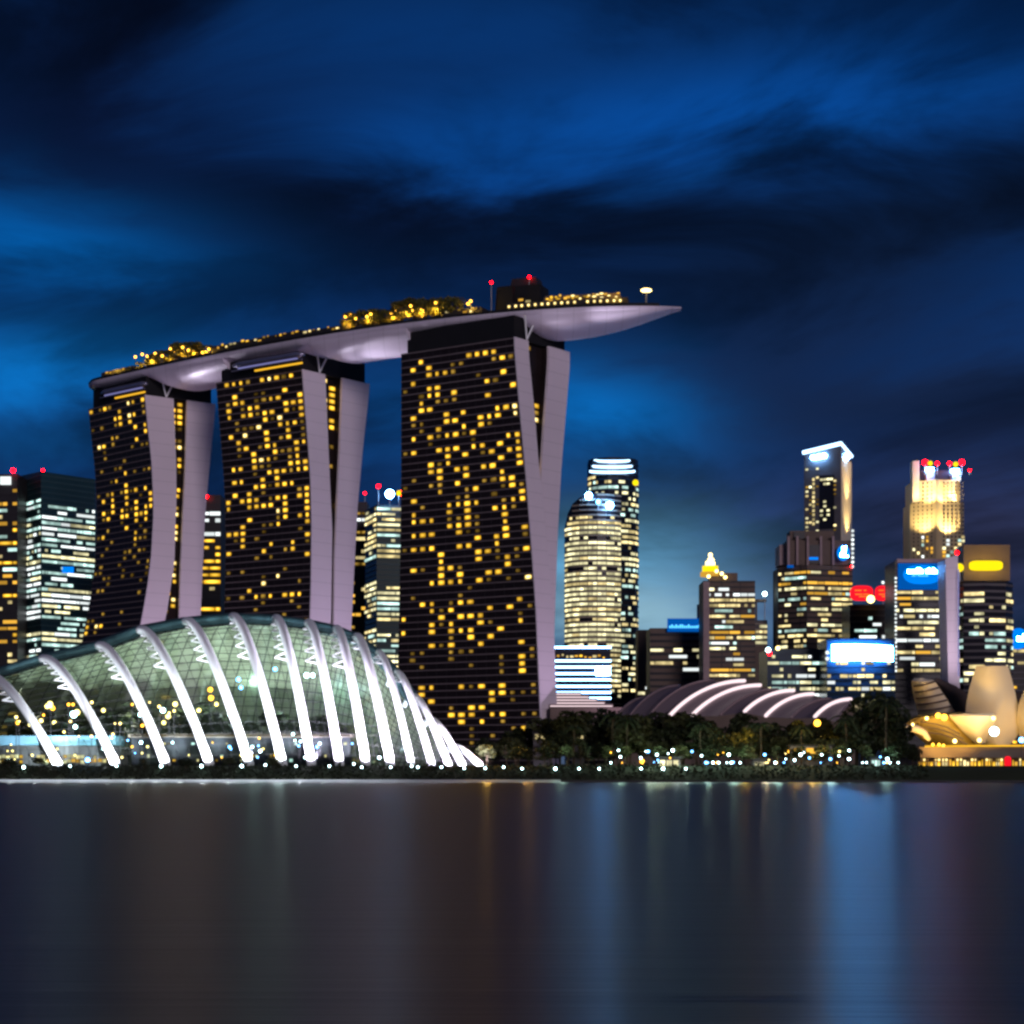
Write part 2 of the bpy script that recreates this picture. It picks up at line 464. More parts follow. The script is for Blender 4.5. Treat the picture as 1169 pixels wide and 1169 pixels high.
def cells_from(lst, ox, oy, s):
    out = []
    for q in lst:
        out.append((ox + q[0] * s, oy + q[1] * s, q[2] if len(q) > 2 else 'n'))
    return out
d_, h_ = 'd', 'h'
S1, S2, S3 = 180 / 1169, 190 / 1169, 170 / 1169
LIT3 = cells_from([(180,200),(205,200),(163,272),(288,262),(163,405),(288,322),(348,315),(412,310),(473,305,d_),(288,390),(348,382),(222,455,d_),(285,455),
 (348,447),(468,437),(542,162),(601,157),(667,150),(731,143),(798,203),(858,190,d_),(798,270),(667,347),(735,343,d_),(855,397),(728,468),(222,520),
 (220,573),(287,563),(155,627),(222,670,d_),(407,603),(535,590),(410,656),(475,650),(535,693),(663,628),(730,625),(665,685),(795,563),(857,560),
 (912,548,h_),(795,620),(912,603,h_),(345,716),(410,760),(475,757),(600,747),(155,780),(282,772),(855,772),(927,765),(155,886),(345,872),(408,863),
 (475,862),(408,915),(536,903),(600,850),(663,842),(728,890),(793,830),(795,935),(862,880),(927,820),(930,870),(935,925),(935,980),(283,975),
 (410,968),(283,1027),(347,1025),(470,1013),(536,1007),(663,998),(730,995),(797,1030)], 450, 380, S1) + cells_from([
 (345,40),(348,88,d_),(345,147),(470,83),(535,22),(600,127),(545,127,d_),(737,65,d_),(795,57),(862,50),(862,105),(735,170,d_),(943,152),(943,205),
 (862,212),(157,210),(157,312),(157,365),(222,363),(285,357),(408,242),(475,240),(540,233),(603,230),(408,297),(540,287),(540,340),(408,402),
 (475,398),(540,395),(470,450),(728,275),(795,268),(795,322),(797,375),(862,372),(797,430),(862,428),(797,482),(862,480),(797,535),(735,485,d_),
 (732,540),(957,420),(962,468,d_),(157,470),(222,467),(285,460),(157,573),(222,568),(285,565),(600,495),(470,555),(538,552),(600,602),(663,595),
 (732,593),(605,655),(965,577),(350,615),(348,670),(350,720),(410,716),(157,730),(347,775),(472,768),(285,828),(347,828),(410,822),(472,820),
 (600,812),(665,808),(728,755),(800,750),(862,640),(862,697),(980,745,h_),(215,990),(285,985),(430,978,d_),(472,978),(540,975),(600,975),(965,957),
 (280,1030),(410,1028),(715,1020),(860,1015)], 450, 540, S1) + cells_from([
 (820,100,d_),(85,180),(320,172),(440,168),(562,163),(630,157),(915,150),(268,222),(387,218),(630,210),(85,278),(268,272),(387,268),(445,268),
 (510,262),(566,265),(690,260),(755,252),(562,315),(915,303),(265,370),(385,368),(630,360),(490,413,d_),(785,408,d_),(915,408),(120,480,d_),
 (370,467,d_),(915,460),(770,510,d_),(915,510),(172,625),(172,678),(293,623),(475,617),(597,615),(785,610),(720,660),(785,668),(288,728),(655,720),
 (528,772),(595,768),(403,823),(467,818),(527,823),(713,815),(777,820),(465,870),(587,868),(340,920),(902,917),(982,915)], 450, 680, S2)
LIT2 = cells_from([(190,185),(125,250),(145,250),(260,235,d_),(155,312),(158,370),(230,360),(345,208),(370,208,h_),(400,208,h_),(462,205),(515,190,d_),(587,183),
 (370,335,d_),(412,330),(450,322),(475,322),(525,297),(308,348,d_),(635,297),(635,358),(525,372),(557,370),(590,347),(145,437),(270,410),(310,405),(345,395),
 (635,418),(525,432),(588,427,d_),(128,493),(233,478),(270,472),(310,462),(395,452),(415,445),(637,467),(475,490,h_),(368,505),(368,552,h_),(478,535),
 (525,528),(587,522),(262,567,d_),(300,563,d_),(420,590),(530,572),(260,613,h_),(155,628),(530,620),(208,668),(420,640),(420,690),(475,675),(590,663),
 (638,655),(638,700),(260,705),(475,722),(537,717,d_),(312,742),(638,750),(368,785,h_),(420,777),(312,793),(637,800),(690,787),(587,805),(315,840),
 (155,857),(208,850),(415,868),(475,860),(530,858),(587,855,d_),(637,845),(690,835),(475,910),(368,920),(155,948),(210,945),(315,977),(368,970),
 (530,952),(587,947),(637,985,d_),(690,980)], 240, 400, S2) + cells_from([(155,25),(155,115),(260,105),(155,163),(205,160),(260,152),(312,150),(152,212),
 (258,202),(312,195),(367,185),(420,140,d_),(418,180),(475,127),(527,125),(635,112),(693,100),(527,170),(470,220,h_),(527,217),(693,150),(693,195),
 (527,265),(487,265,d_),(635,252),(697,245),(700,290),(300,288),(470,315),(253,337),(147,395),(203,390),(253,385),(307,380,d_),(695,388),(412,418),
 (253,430),(577,442),(140,487),(250,473),(357,465),(575,492),(520,495,d_),(700,530),(325,557,d_),(430,550,d_),(470,648,h_),(365,700,h_),(262,752),
 (605,675,d_),(150,805,d_),(205,800,d_),(312,800),(365,790,d_),(415,795),(527,780),(587,775),(637,780),(45,812),(210,22),(475,0)], 240, 550, S2)
LIT1 = cells_from([(180,195),(235,182,d_),(385,140,h_),(410,140),(495,112),(497,200),(503,265,d_),(100,297),(335,260),(275,333),(313,323),(390,302,h_),
 (420,302),(320,385),(350,378),(398,367),(515,395),(195,405,d_),(435,418),(520,452),(440,483),(255,465),(175,540,h_),(205,540),(205,580,d_),
 (285,520,d_),(365,645,d_),(290,705,d_),(365,742),(290,805),(357,840),(433,873),(515,858),(553,900),(200,967),(277,907),(357,890),(277,955),
 (357,938),(393,978),(433,970),(570,945),(277,1000),(433,1017),(515,1003),(553,997),(235,912,d_)], 90, 430, S3) + cells_from([
 (255,8),(255,95),(285,135),(325,38),(325,83),(400,68),(398,115),(435,15),(437,107),(475,10),(475,55),(475,97),(475,147),(512,95),(550,40),(588,35),
 (552,88),(552,135),(270,225,d_),(420,200),(500,232),(570,220,d_),(250,273),(470,280),(405,383,d_),(440,380,d_),(470,420,d_),(565,450,d_),(215,500,d_),(385,560,d_),
 (460,552,d_),(575,540,d_),(280,650,d_),(505,700,d_),(135,948),(210,940,h_),(125,990),(240,938),(280,620,d_),(210,690,d_)], 80, 570, S1)

def hotel_tower(label, FR0, FL0, e0, e1, e2, e3, lit, ncol, expand=None, gap_seed=1, gap_p=.4):
    """FR0/FL0: top corners of the room front; e0..e3: how the edges of the two end walls run down the tower"""
    u = (FR0 - FL0); L = u.length; u.normalize()
    v = Vector((-u.y, u.x, 0))
    if v.y < 0: v = -v
    base = FR0.copy(); base.z = 0
    NL = 28
    zs = [ZT + (ZB - ZT) * k / NL for k in range(NL + 1)]
    D0 = FR0.y
    lev = []
    for z in zs:
        y = HY - (z - CZ) / D0 * F
        if expand:
            s = solve(interp(y, e0), base, u); fr = base + u * s
            fl = base + u * solve(interp(y, expand), base, u)
            t1 = solve(interp(y, e1), fr, v); frb = fr + v * max(8, min(t1, 16))
            s3 = solve(interp(y, e3), base, v); rrb = base + v * s3
            s2 = s3 - interp(y, [(390, 15.5), (826, 12)])
            rr = base + v * s2
        else:
            s = solve(interp(y, e0), base, v); fr = base + v * s; fl = fr - u * L
            frb = base + v * solve(interp(y, e1), base, v)
            rr = base + v * solve(interp(y, e2), base, v); rrb = base + v * solve(interp(y, e3), base, v)
        lev.append([p.to_3d() + Vector((0, 0, z)) if False else Vector((p.x, p.y, z)) for p in (fl, fr, frb, rr, rrb)])
    cen = (lev[-1][0] + lev[-1][1] + lev[-1][4]) / 3
    root = empty('hotel_tower', (cen.x, cen.y, GZ), label, 'tower', 'three hotel towers under the long roof deck')
    def at(k, tt):
        x = tt * NL; i = min(int(x), NL - 1); f = x - i
        return lev[i][k].lerp(lev[i + 1][k], f)
    def slab(name, ka, kb, mt):
        b = MB(); n0 = 0
        ring = []
        for l in lev:
            if ka == 1: q = [l[0], l[1], l[2], l[2] - u * (l[1] - l[0]).length]
            else:
                LL = (lev[0][1] - lev[0][0]).length
                q = [l[3] - u * LL, l[3], l[4], l[4] - u * LL]
            ring += q
        fs = [(0, 1, 2, 3), tuple(4 * NL + i for i in (3, 2, 1, 0))]
        for i in range(NL):
            for k in range(4):
                k2 = (k + 1) % 4
                fs.append((4 * i + k, 4 * i + k2, 4 * i + 4 + k2, 4 * i + 4 + k))
        b.add(ring, fs); return b.build(name, mt, root)
    fs_o = slab('front_slab', 1, 2, M['tower_glass'])
    rs_o = slab('rear_slab', 3, 4, M['tower_glass'])
    for ka, kb, ext in ((1, 2, 0), (3, 4, .6)):
        b = MB(); ring = []
        for l in lev:
            a, c = l[ka] - v * .35, l[kb] + v * .35
            ring += [a + u * .004, c + u * .004, c + u * (.5 + ext), a + u * (.5 + ext)]
        ring = [p + Vector((0, 0, .5 * (1 if i < 4 else 0))) for i, p in enumerate(ring)]
        fs = [(0, 1, 2, 3), tuple(4 * NL + i for i in (3, 2, 1, 0))]
        for i in range(NL):
            for k in range(4):
                k2 = (k + 1) % 4
                fs.append((4 * i + k, 4 * i + k2, 4 * i + 4 + k2, 4 * i + 4 + k))
        b.add(ring, fs); b.build('end_wall', M['end_wall'], root)
    # recessed glazed wall between the slabs
    b = MB(); ring = []
    for l in lev:
        a, c = l[2].copy(), l[3].copy()
        if (c - a).dot(v) < .4: c = a + v * .4
        ring += [a - u * 3.0 + v * .004, c - u * 3.0 - v * .004, c - u * 3.4 - v * .004, a - u * 3.4 + v * .004]
    fs = [(0, 1, 2, 3), tuple(4 * NL + i for i in (3, 2, 1, 0))]
    for i in range(NL):
        for k in range(4):
            k2 = (k + 1) % 4
            fs.append((4 * i + k, 4 * i + k2, 4 * i + 4 + k2, 4 * i + 4 + k))
    b.add(ring, fs); b.build('atrium_wall', M['tower_glass'], root)
    # floors
    NR = 60
    nf = -v
    b = MB()
    for j in range(NR + 1):
        a, c = at(0, j / NR), at(1, j / NR)
        m0 = (a + c) / 2; b.obox(m0 + nf * .12, (c - a) / 2, nf * .30, Vector((0, 0, .30)))
    b.build('floor_ledge', M['ledge'], root); b = MB()
    for i in range(ncol + 1):
        pts = [at(0, k / 20).lerp(at(1, k / 20), i / ncol) for k in range(21)]
        for p, q in zip(pts, pts[1:]):
            d = (p - q) / 2
            b.obox((p + q) / 2 + nf * .04, u * .10, nf * .06, d)
    b.build('room_divider', M['dark_wall'], root)
    # windows
    cells = {}
    for i in range(ncol):
        for j in range(NR):
            c = at(0, (j + .5) / NR).lerp(at(1, (j + .5) / NR), (i + .5) / ncol)
            cells[i, j] = c
    proj = {k: (CX + c.x / c.y * F, HY - (c.z - CZ) / c.y * F) for k, c in cells.items()}
    used = {}
    for px, py, kd in lit:
        k = min(proj, key=lambda q: (proj[q][0] - px) ** 2 + (proj[q][1] - py) ** 2)
        if k not in used: used[k] = kd
    rnd = random.Random(gap_seed)
    wins = []
    W, Hh = L / ncol, (ZT - ZB) / NR
    for (i, j), kd in used.items():
        a = at(0, j / NR).lerp(at(1, j / NR), (i + .5) / ncol); c = at(0, (j + 1) / NR).lerp(at(1, (j + 1) / NR), (i + .5) / ncol)
        upv = (a - c).normalized(); ac = (at(1, (j + .5) / NR) - at(0, (j + .5) / NR)); ww = ac.length / ncol; ac.normalize()
        wins.append((cells[i, j] + nf * .25, ac, upv, ww * rnd.choice([.62, .62, .56, .5, .36]), Hh * rnd.uniform(.56, .66), {'n': 'w_gold', 'd': 'w_dim', 'h': 'w_hot'}[kd]))
    # the odd dim room
    for k, c in cells.items():
        if k not in used and rnd.random() < .11:
            wins.append((c + nf * .25, u, Vector((0, 0, 1)), W * .5, Hh * .5, 'w_dim'))
    for j in range(NR):
        a, c = at(2, (j + .5) / NR), at(3, (j + .5) / NR)
        wd = (c - a).dot(v)
        if wd > 2.5:
            n = 2 if wd > 5 else 1
            for q in range(n):
                if rnd.random() < gap_p * (1 - .7 * j / NR):
                    pc = a.lerp(c, (q + .5) / n) - u * 2.9
                    wins.append((pc, v, Vector((0, 0, 1)), wd / n * .7, Hh * .62, rnd.choice(['w_gold', 'w_gold', 'w_hot', 'w_dim'])))
    put_windows(root, wins)
    # dark plant floors under the deck
    t0 = lev[0]
    LL = (t0[1] - t0[0]).length
    b = MB()
    a, c = t0[0] + v * 1.0 + u * 2.5, t0[1] + v * 1.0 - u * .8
    dd = (t0[4] - t0[1]).dot(v) - 2
    q = [a, c, c + v * dd, a + v * dd]
    b.hexa([p + Vector((0, 0, .51)) for p in q] + [p + Vector((0, 0, 10.2)) for p in q])
    b.build('plant_floor', M['dark_roof'], root)
    # V struts at the end
    b = MB()
    foot = (t0[2] + t0[1]) / 2 + v * 4.0 + u * .4 + Vector((0, 0, .8))
    for sgn in (-1, 1):
        b.tube([foot, foot + v * sgn * 4.2 + u * 2.0 + Vector((0, 0, 9.5))], .42, 8)
    b.build('roof_strut', M['white_steel'], root)
    return root, lev, u, v, at

def top(px, py):      # a point of the tower tops (188 m up)
    D = (ZT - CZ) * F / (HY - py); return Vector((X(px, D), D, ZT))
HT = []
HT.append(hotel_tower('leftmost hotel tower, end walls spreading apart, behind the left half of the glass dome',
    top(165.6, 452), top(101.6, 468),
    [(452, 165.6), (488, 169), (523, 173), (561, 175), (585, 175.5), (632, 173), (670, 168.5), (712, 161), (780, 147), (876, 124)],
    [(455, 197), (532, 200), (575, 200), (593, 199), (639, 198), (693, 190), (780, 172), (876, 150)],
    [(453, 213), (532, 211), (580, 208.5), (639, 206), (702, 204), (876, 199)],
    [(455, 244), (543, 235.5), (585, 232), (632, 230), (701, 227), (876, 221)], LIT1, 12, None, 3, .75))
HT.append(hotel_tower('middle hotel tower of three, gold lit rooms rising behind the glass dome crest',
    top(345, 423), top(247, 438),
    [(423, 345), (449, 347), (497, 351), (546, 354.6), (599, 355.7), (664, 355), (704, 353.8), (876, 346)],
    [(424, 370), (481, 372.5), (562, 376), (599, 378), (696, 376.5), (876, 371)],
    [(423, 389.5), (497, 387), (562, 384), (631, 381), (696, 380), (876, 377)],
    [(426, 419.6), (497, 412), (566, 406), (631, 402.5), (704, 399), (876, 391)], LIT2, 12, None, 5, .45))
HT.append(hotel_tower('rightmost, widest hotel tower, under the overhanging right end of the roof deck',
    top(587, 386), top(458.5, 405),
    [(392, 587), (457, 592.4), (540, 600), (629, 607), (698, 611.7), (826, 617), (876, 619)],
    [(395, 601.7), (466, 608.6), (534, 614), (563, 618), (698, 630), (876, 637)],
    None,
    [(401, 647.7), (524, 638), (600, 634), (719, 630), (824, 632), (876, 633)], LIT3, 14,
    [(405, 458.5), (534, 458.4), (640, 457), (740, 455), (876, 452)], 9, .30))

# ================================================================== the long roof deck
edge_px = [(92, 438), (115, 428), (157, 416), (200, 411), (249, 404), (337, 388), (380, 382), (446, 371), (548, 359.5), (651, 350.5), (740, 346), (779, 347.5)]
edge = []
for px, py in edge_px:
    D = (TD - CZ) * F / (HY - py); edge.append(Vector((X(px, D), D)))
# smooth the near edge in plan with a cubic through five of its points
def lag(t, pts):
    r = Vector((0, 0))
    for i, (ti, pi) in enumerate(pts):
        w_ = 1.0
        for j, (tj, pj) in enumerate(pts):
            if i != j: w_ *= (t - tj) / (ti - tj)
        r += pi * w_
    return r
xs = [e.x for e in edge]
anch = [edge[i] for i in (0, 4, 7, 11)]
def near_edge(x):
    pts = [(a.x, a) for a in anch]
    return lag(x, pts)
X0, X1 = edge[0].x, edge[-1].x
def deck_frame(f):       # f 0..1 along the deck: centre point, across vector (away from viewer), half width
    x = X0 + (X1 - X0) * f
    p = near_edge(x); q = near_edge(x + 1.0) - near_edge(x - 1.0); q.normalize()
    acr = Vector((-q.y, q.x))
    hw = 19.0
    wv = 1.0
    if f < .04: wv = max(.25, 1 - (1 - f / .04) ** 2.2) ** .5
    if f > .72: wv = max(.035, 1 - ((f - .72) / .28) ** 3.0) ** .58
    c = p + acr * (hw * (.30 + .70 * wv) if f > .5 else hw * (.5 + .5 * wv))
    return c, acr, hw * wv, Vector((q.x, q.y))
root = empty('roof_deck', (edge[5].x, edge[5].y, 188), 'long boat-shaped lilac roof deck lying across the tops of all three hotel towers', 'roof deck')
def fx(px):      # fraction along the deck whose near edge is seen in column px
    best = min(range(1001), key=lambda k: abs((lambda p: CX + p.x / p.y * F)(near_edge(X0 + (X1 - X0) * k / 1000)) - px)); return best / 1000
NS = 120
def hull_rows(f0, f1, depth_fn, ztop=TD, n=NS, m=14, inset=0.0):
    rows = []
    for k in range(n + 1):
        f = f0 + (f1 - f0) * k / n
        c, a, hw, _ = deck_frame(f)
        d = depth_fn(f, k / n); r = []
        for i in range(m + 1):
            th = math.pi * i / m
            q = c - a * max(.05, hw - inset) * math.cos(th)
            r.append(Vector((q.x, q.y, ztop - d * max(0, math.sin(th)) ** .75)))
        rows.append(r)
    return rows
b = MB()
def taper(f): return 1.0 if .03 < f < .80 else (max(.7, f / .03) if f <= .03 else max(.22, 1 - ((f - .80) / .20) ** 2.6))
b.grid(hull_rows(0, 1, lambda f, t: 4.6 * taper(f)))
b.build('hull', M['hull'], root, smooth=True)
def belly(fa, fb, tip=False):
    def dep(f, t):
        s = min(1, t / .16) ** .5 if fa > .02 else 1
        if tip: e = max(0, 1 - max(0, (t - .25) / .75) ** 1.8)
        else: e = 1.0
        return (4.7 + 4.3 * s * e) * (taper(f) if tip else 1.0)
    rows = hull_rows(fa, fb, dep, n=50, inset=.8, ztop=TD - .25)
    b = MB(); b.grid(rows)
    b.add(rows[-1], [tuple(range(len(rows[-1])))])
    b.add(rows[0], [tuple(range(len(rows[0])))])
    o = b.build('belly', M['hull'], root)
    for p in o.data.polygons: p.use_smooth = len(p.vertices) == 4
fT1, fT2a, fT2b, fT3a, fT3b = fx(166), fx(252), fx(347), fx(462), fx(580)
belly(fT1, fT2a); belly(fT2b, fT3a); belly(fT3b, .985, True)
# deck surface and parapet
b = MB(); rows = []
for k in range(NS + 1):
    c, a, hw, _ = deck_frame(k / NS)
    p, q = c - a * hw, c + a * hw
    rows.append([(p.x, p.y, TD + .02), (q.x, q.y, TD + .02)])
b.grid(rows); b.build('deck_floor', M['deck'], root)
for sgn in (-1, 1):
    b = MB(); pts = []
    for k in range(NS - 3):
        c, a, hw, _ = deck_frame(k / NS)
        p = c + a * (hw - .15) * sgn; pts.append(Vector((p.x, p.y, TD + .65)))
    for p, q in zip(pts, pts[1:]):
        d = (q - p) / 2
        n = Vector((-d.y, d.x, 0)).normalized()
        b.obox((p + q) / 2, d, n * .12, Vector((0, 0, .62)))
    b.build('parapet', M['dark_roof'], root)
# metal soffit tubes and gold light lines over the left and middle towers
for (pa, pb) in ((112, 163), (262, 343)):
    pts = []; pts2 = []
    for k in range(13):
        px = pa + (pb - pa) * k / 12
        c, a, hw, q = deck_frame(fx(px)); p = c - a * (hw - 2.4)
        pts.append(Vector((p.x, p.y, TD - 6.6))); p2 = c - a * (hw - 1.2); pts2.append(Vector((p2.x, p2.y, TD - 9.2)))
    bb = MB(); bb.tube(pts, [1.0] + [2.1] * 11 + [1.0], 10, flat=.75); bb.build('soffit_tube', M['canopy'], root, smooth=True)
    bb = MB(); bb.tube(pts2, .38, 6); bb.build('soffit_edge', M['canopy'], root)
    bb = MB(); bb.tube([p + Vector((.4, .6, .9)) for p in pts2[1:-1]], .5, 6); bb.build('glow_line', M['glow_lilac'], root)  # glowing tube imitates the lilac sheen caught by the metal soffit
    bb = MB(); bb.tube([p + Vector((0, .3, -1.6)) for p in pts2[4:]], .45, 6); bb.build('glow_line', M['strip_gold'], root)
def on_deck(px, off, z=0.0):
    c, a, hw, q = deck_frame(fx(px)); p = c - a * hw + a * off
    return Vector((p.x, p.y, TD + .03 + z)), Vector((a.x, a.y, 0)), Vector((q.x, q.y, 0))
# buildings on the deck: parts of it
def deck_block(name, px0, px1, off, dep, h, m, taperx=0.0, z=0.0):
    p0, a0, q0 = on_deck(px0, off, z); p1, a1, q1 = on_deck(px1, off, z)
    bb = MB(); t = q0 * taperx
    bb.hexa([p0, p1, p1 + a1 * dep, p0 + a0 * dep, p0 + t + Vector((0, 0, h)), p1 - t + Vector((0, 0, h)), p1 - t + a1 * dep + Vector((0, 0, h)), p0 + t + a0 * dep + Vector((0, 0, h))])
    return bb.build(name, m, root)
pv = deck_block('lift_house', 549, 608, 14, 12, 14.5, M['dark_roof'], 1.2)
deck_block('lift_house', 566, 600, 16, 8, 3.6, M['dark_wall'], 1.0, 14.52)
deck_block('lift_house', 556, 575, 11, 2.9, 14.0, M['dark_roof'], .4)
deck_block('terrace', 575, 716, 3, 14, 4.4, M['dark_wall'], 0)
deck_block('terrace', 615, 708, 6, 9, 2.6, M['brown_wall'], 1.0, 4.43)
deck_block('terrace', 238, 340, 2, 10, 4.6, M['dark_wall'], 0)
deck_block('terrace', 340, 392, 2, 8, 3.6, M['dark_wall'], 0)
deck_block('terrace', 500, 548, 2, 9, 3.8, M['dark_wall'], .5)
deck_block('terrace', 108, 146, 3.4, 10, 4.2, M['dark_wall'], .5)
bb = MB()
rnd = random.Random(4)
wins = []
for k in range(18):
    px = 578 + k * 7.6
    p, a, q = on_deck(px, 2.9, 2.9)
    if k != 11: wins.append((p, q, Vector((0, 0, 1)), 1.15, 1.15, 'w_hot'))
for (pa, pb, n, off, zz) in ((618, 706, 18, 5.9, 6.0), (585, 706, 14, 5.9, 5.4), (243, 338, 20, 1.9, 3.6), (342, 390, 9, 1.9, 2.8), (505, 545, 6, 1.9, 2.6), (110, 144, 9, 3.3, 3.2)):
    for k in range(n):
        if rnd.random() < .75:
            p, a, q = on_deck(pa + (pb - pa) * (k + .5) / n, off, zz + rnd.uniform(-.5, .9))
            wins.append((p, q, Vector((0, 0, 1)), rnd.uniform(.9, 2.2), rnd.uniform(.5, 1.1), rnd.choice(['w_gold', 'w_hot', 'w_orange', 'w_warm', 'w_dim'])))
put_windows(root, wins)
for px, py, off in ((546.5, 324, 13), (591, 318, 15)):
    p, a, q = on_deck(px, off); z = Zy(py, p.y)
    m_ = MB(); m_.tube([Vector((p.x, p.y, TD)), Vector((p.x, p.y, z))], .18, 6); mo = m_.build('beacon_mast', M['steel'], root)
    bb = MB(); bb.sphere((p.x, p.y, z + .6), .62); bb.build('beacon', M['beacon'], mo)
# saucer lamp near the tip
p, a, q = on_deck(737, 9)
lr = empty('saucer_lamp', p, 'pale saucer-topped lamp post standing near the right tip of the roof deck', 'lamp')
z = Zy(331.5, p.y)
bb = MB(); bb.tube([p, Vector((p.x, p.y, z - .2))], [.5, .35], 8); bb.build('post', M['steel'], lr)
bb = MB(); bb.sphere((p.x, p.y, z), 2.4, 14, 8, .32); bb.build('lamp_head', M['lamp_cream'], lr, smooth=True)
# floodlights on the tower roofs that wash the underside
for i, (h, aims) in enumerate(zip(HT, (((16, 3000, 60), (36, 16000, 44), (52, 50000, 40)), ((16, 3000, 60), (38, 26000, 46), (62, 130000, 40)), ((18, 9000, 60), (42, 240000, 50), (68, 800000, 40), (92, 900000, 32))))):
    lev = h[1]; u_, v_ = h[2], h[3]
    for dist, pw, cone in aims:
        loc = lev[1][1] + v_ * 8 + u_ * 6.0; loc.z = 170
        q_ = Vector((u_.x, u_.y * (.75 if i == 2 else 1), 0)).normalized()
        tgt = lev[0][1] + v_ * 6 + q_ * dist; tgt.z = 195
        spot('deck_floodlight', loc, tgt, pw, (.90, .84, 1.0), cone, 1.0, .8, h[0])
for h in HT:
    lev, u_, v_ = h[1], h[2], h[3]
    for k in (1, 3):
        lo = lev[-8][k] + v_ * 6 + u_ * 45; lo.z = 14
        spot('wall_floodlight', lo, lev[14][k] + v_ * 6, 60000, (.86, .66, 1.0), 100, .9, 1.0, h[0])
# ================================================================== trees
def leaf_cloud(b, c, r, n, rnd, leaf=.55, sq=.75):
    for _ in range(n):
        while True:
            d = Vector((rnd.uniform(-1, 1), rnd.uniform(-1, 1), rnd.uniform(-1, 1)))
            if .2 < d.length < 1: break
        d = d.normalized() * d.length ** .5
        p = Vector(c) + Vector((d.x * r, d.y * r, d.z * r * sq))
        a = Vector((rnd.uniform(-1, 1), rnd.uniform(-1, 1), rnd.uniform(-.6, .6))).normalized()
        q = a.cross(Vector((rnd.uniform(-1, 1), rnd.uniform(-1, 1), rnd.uniform(-1, 1)))).normalized()
        s = leaf * rnd.uniform(.6, 1.5)
        b.add([p - a * s, p + q * s * .55, p + a * s, p - q * s * .55], [(0, 1, 2, 3)])
def make_tree(seed, h=10.0, spread=4.2, leaf=.5, dens=1.0, mk='leaf'):
    rnd = random.Random(seed)
    crown = MB(); trunk = MB()
    trunk.tube([(0, 0, 0), (rnd.uniform(-.2, .2), 0, h * .25), (rnd.uniform(-.4, .4), rnd.uniform(-.3, .3), h * .55), (0, 0, h * .8)], [.34, .27, .18, .06], 8)
    nb = rnd.randint(9, 13)
    for k in range(nb):
        th = 2.4 * k + rnd.uniform(-.4, .4); rr = spread * rnd.uniform(.25, .80); zz = h * rnd.uniform(.36, .88)
        rr *= (1.15 - .55 * (zz / h))
        c = (rr * math.cos(th), rr * math.sin(th), zz)
        trunk.tube([(0, 0, zz * .62), (c[0] * .55, c[1] * .55, zz * .85), c], [.13, .09, .03], 5)
        leaf_cloud(crown, c, spread * rnd.uniform(.30, .52), int(105 * dens), rnd, leaf)
    leaf_cloud(crown, (0, 0, h * .9), spread * .36, int(90 * dens), rnd, leaf)
    me = []
    for nm, bb, m in (('trunk', trunk, M['bark']), ('crown', crown, M[mk])):
        d = bpy.data.meshes.new(nm); d.from_pydata([tuple(v) for v in bb.v], [], bb.f); d.materials.append(m); me.append(d)
    return me
def make_palm(seed, h=11.0):
    rnd = random.Random(seed)
    crown = MB(); trunk = MB()
    trunk.tube([(0, 0, 0), (.2, .1, h * .4), (.1, .2, h * .75), (0, 0, h)], [.30, .22, .18, .17], 8)
    for k in range(15):
        th = 2.4 * k; L = rnd.uniform(2.6, 3.8); up = rnd.uniform(-.1, 1.1)
        prev = None
        for i in range(9):
            t = i / 8
            p = Vector((math.cos(th) * L * t, math.sin(th) * L * t, h + up * L * t * .8 - 1.7 * t * t * L * .55))
            if prev is not None:
                s = Vector((-math.sin(th), math.cos(th), 0)) * (.55 * math.sin(math.pi * (.1 + .85 * t)))
                for sg in (-1, 1):
                    crown.add([prev, p, p + s * sg - Vector((0, 0, .35)), prev + s * sg * .9 - Vector((0, 0, .3))], [(0, 1, 2, 3)])
            prev = p
    me = []
    for nm, bb, m in (('trunk', trunk, M['bark']), ('crown', crown, M['leaf'])):
        d = bpy.data.meshes.new(nm); d.from_pydata([tuple(v) for v in bb.v], [], bb.f); d.materials.append(m); me.append(d)
    return me
TREES = [make_tree(11 + k, dens=(1, .6, .8)[k % 3], spread=(4.2, 3.6, 4.6)[k % 3], mk='leaf' if k % 3 else 'leaf2') for k in range(7)]
PALMS = [make_palm(51 + k) for k in range(2)]
def tree(name, meshes, loc, h, label, cat='tree', group=None, base_h=10.0, wide=1.0, rot=None):
    o = empty(name, loc, label, cat, group)
    s = h / base_h
    o.scale = (s * wide, s * wide, s)
    o.rotation_euler = (0, 0, rot if rot is not None else random.uniform(0, 6.28))
    for me in meshes:
        c = bpy.data.objects.new(me.name.split('.')[0], me); col.objects.link(c); c.parent = o
    return o

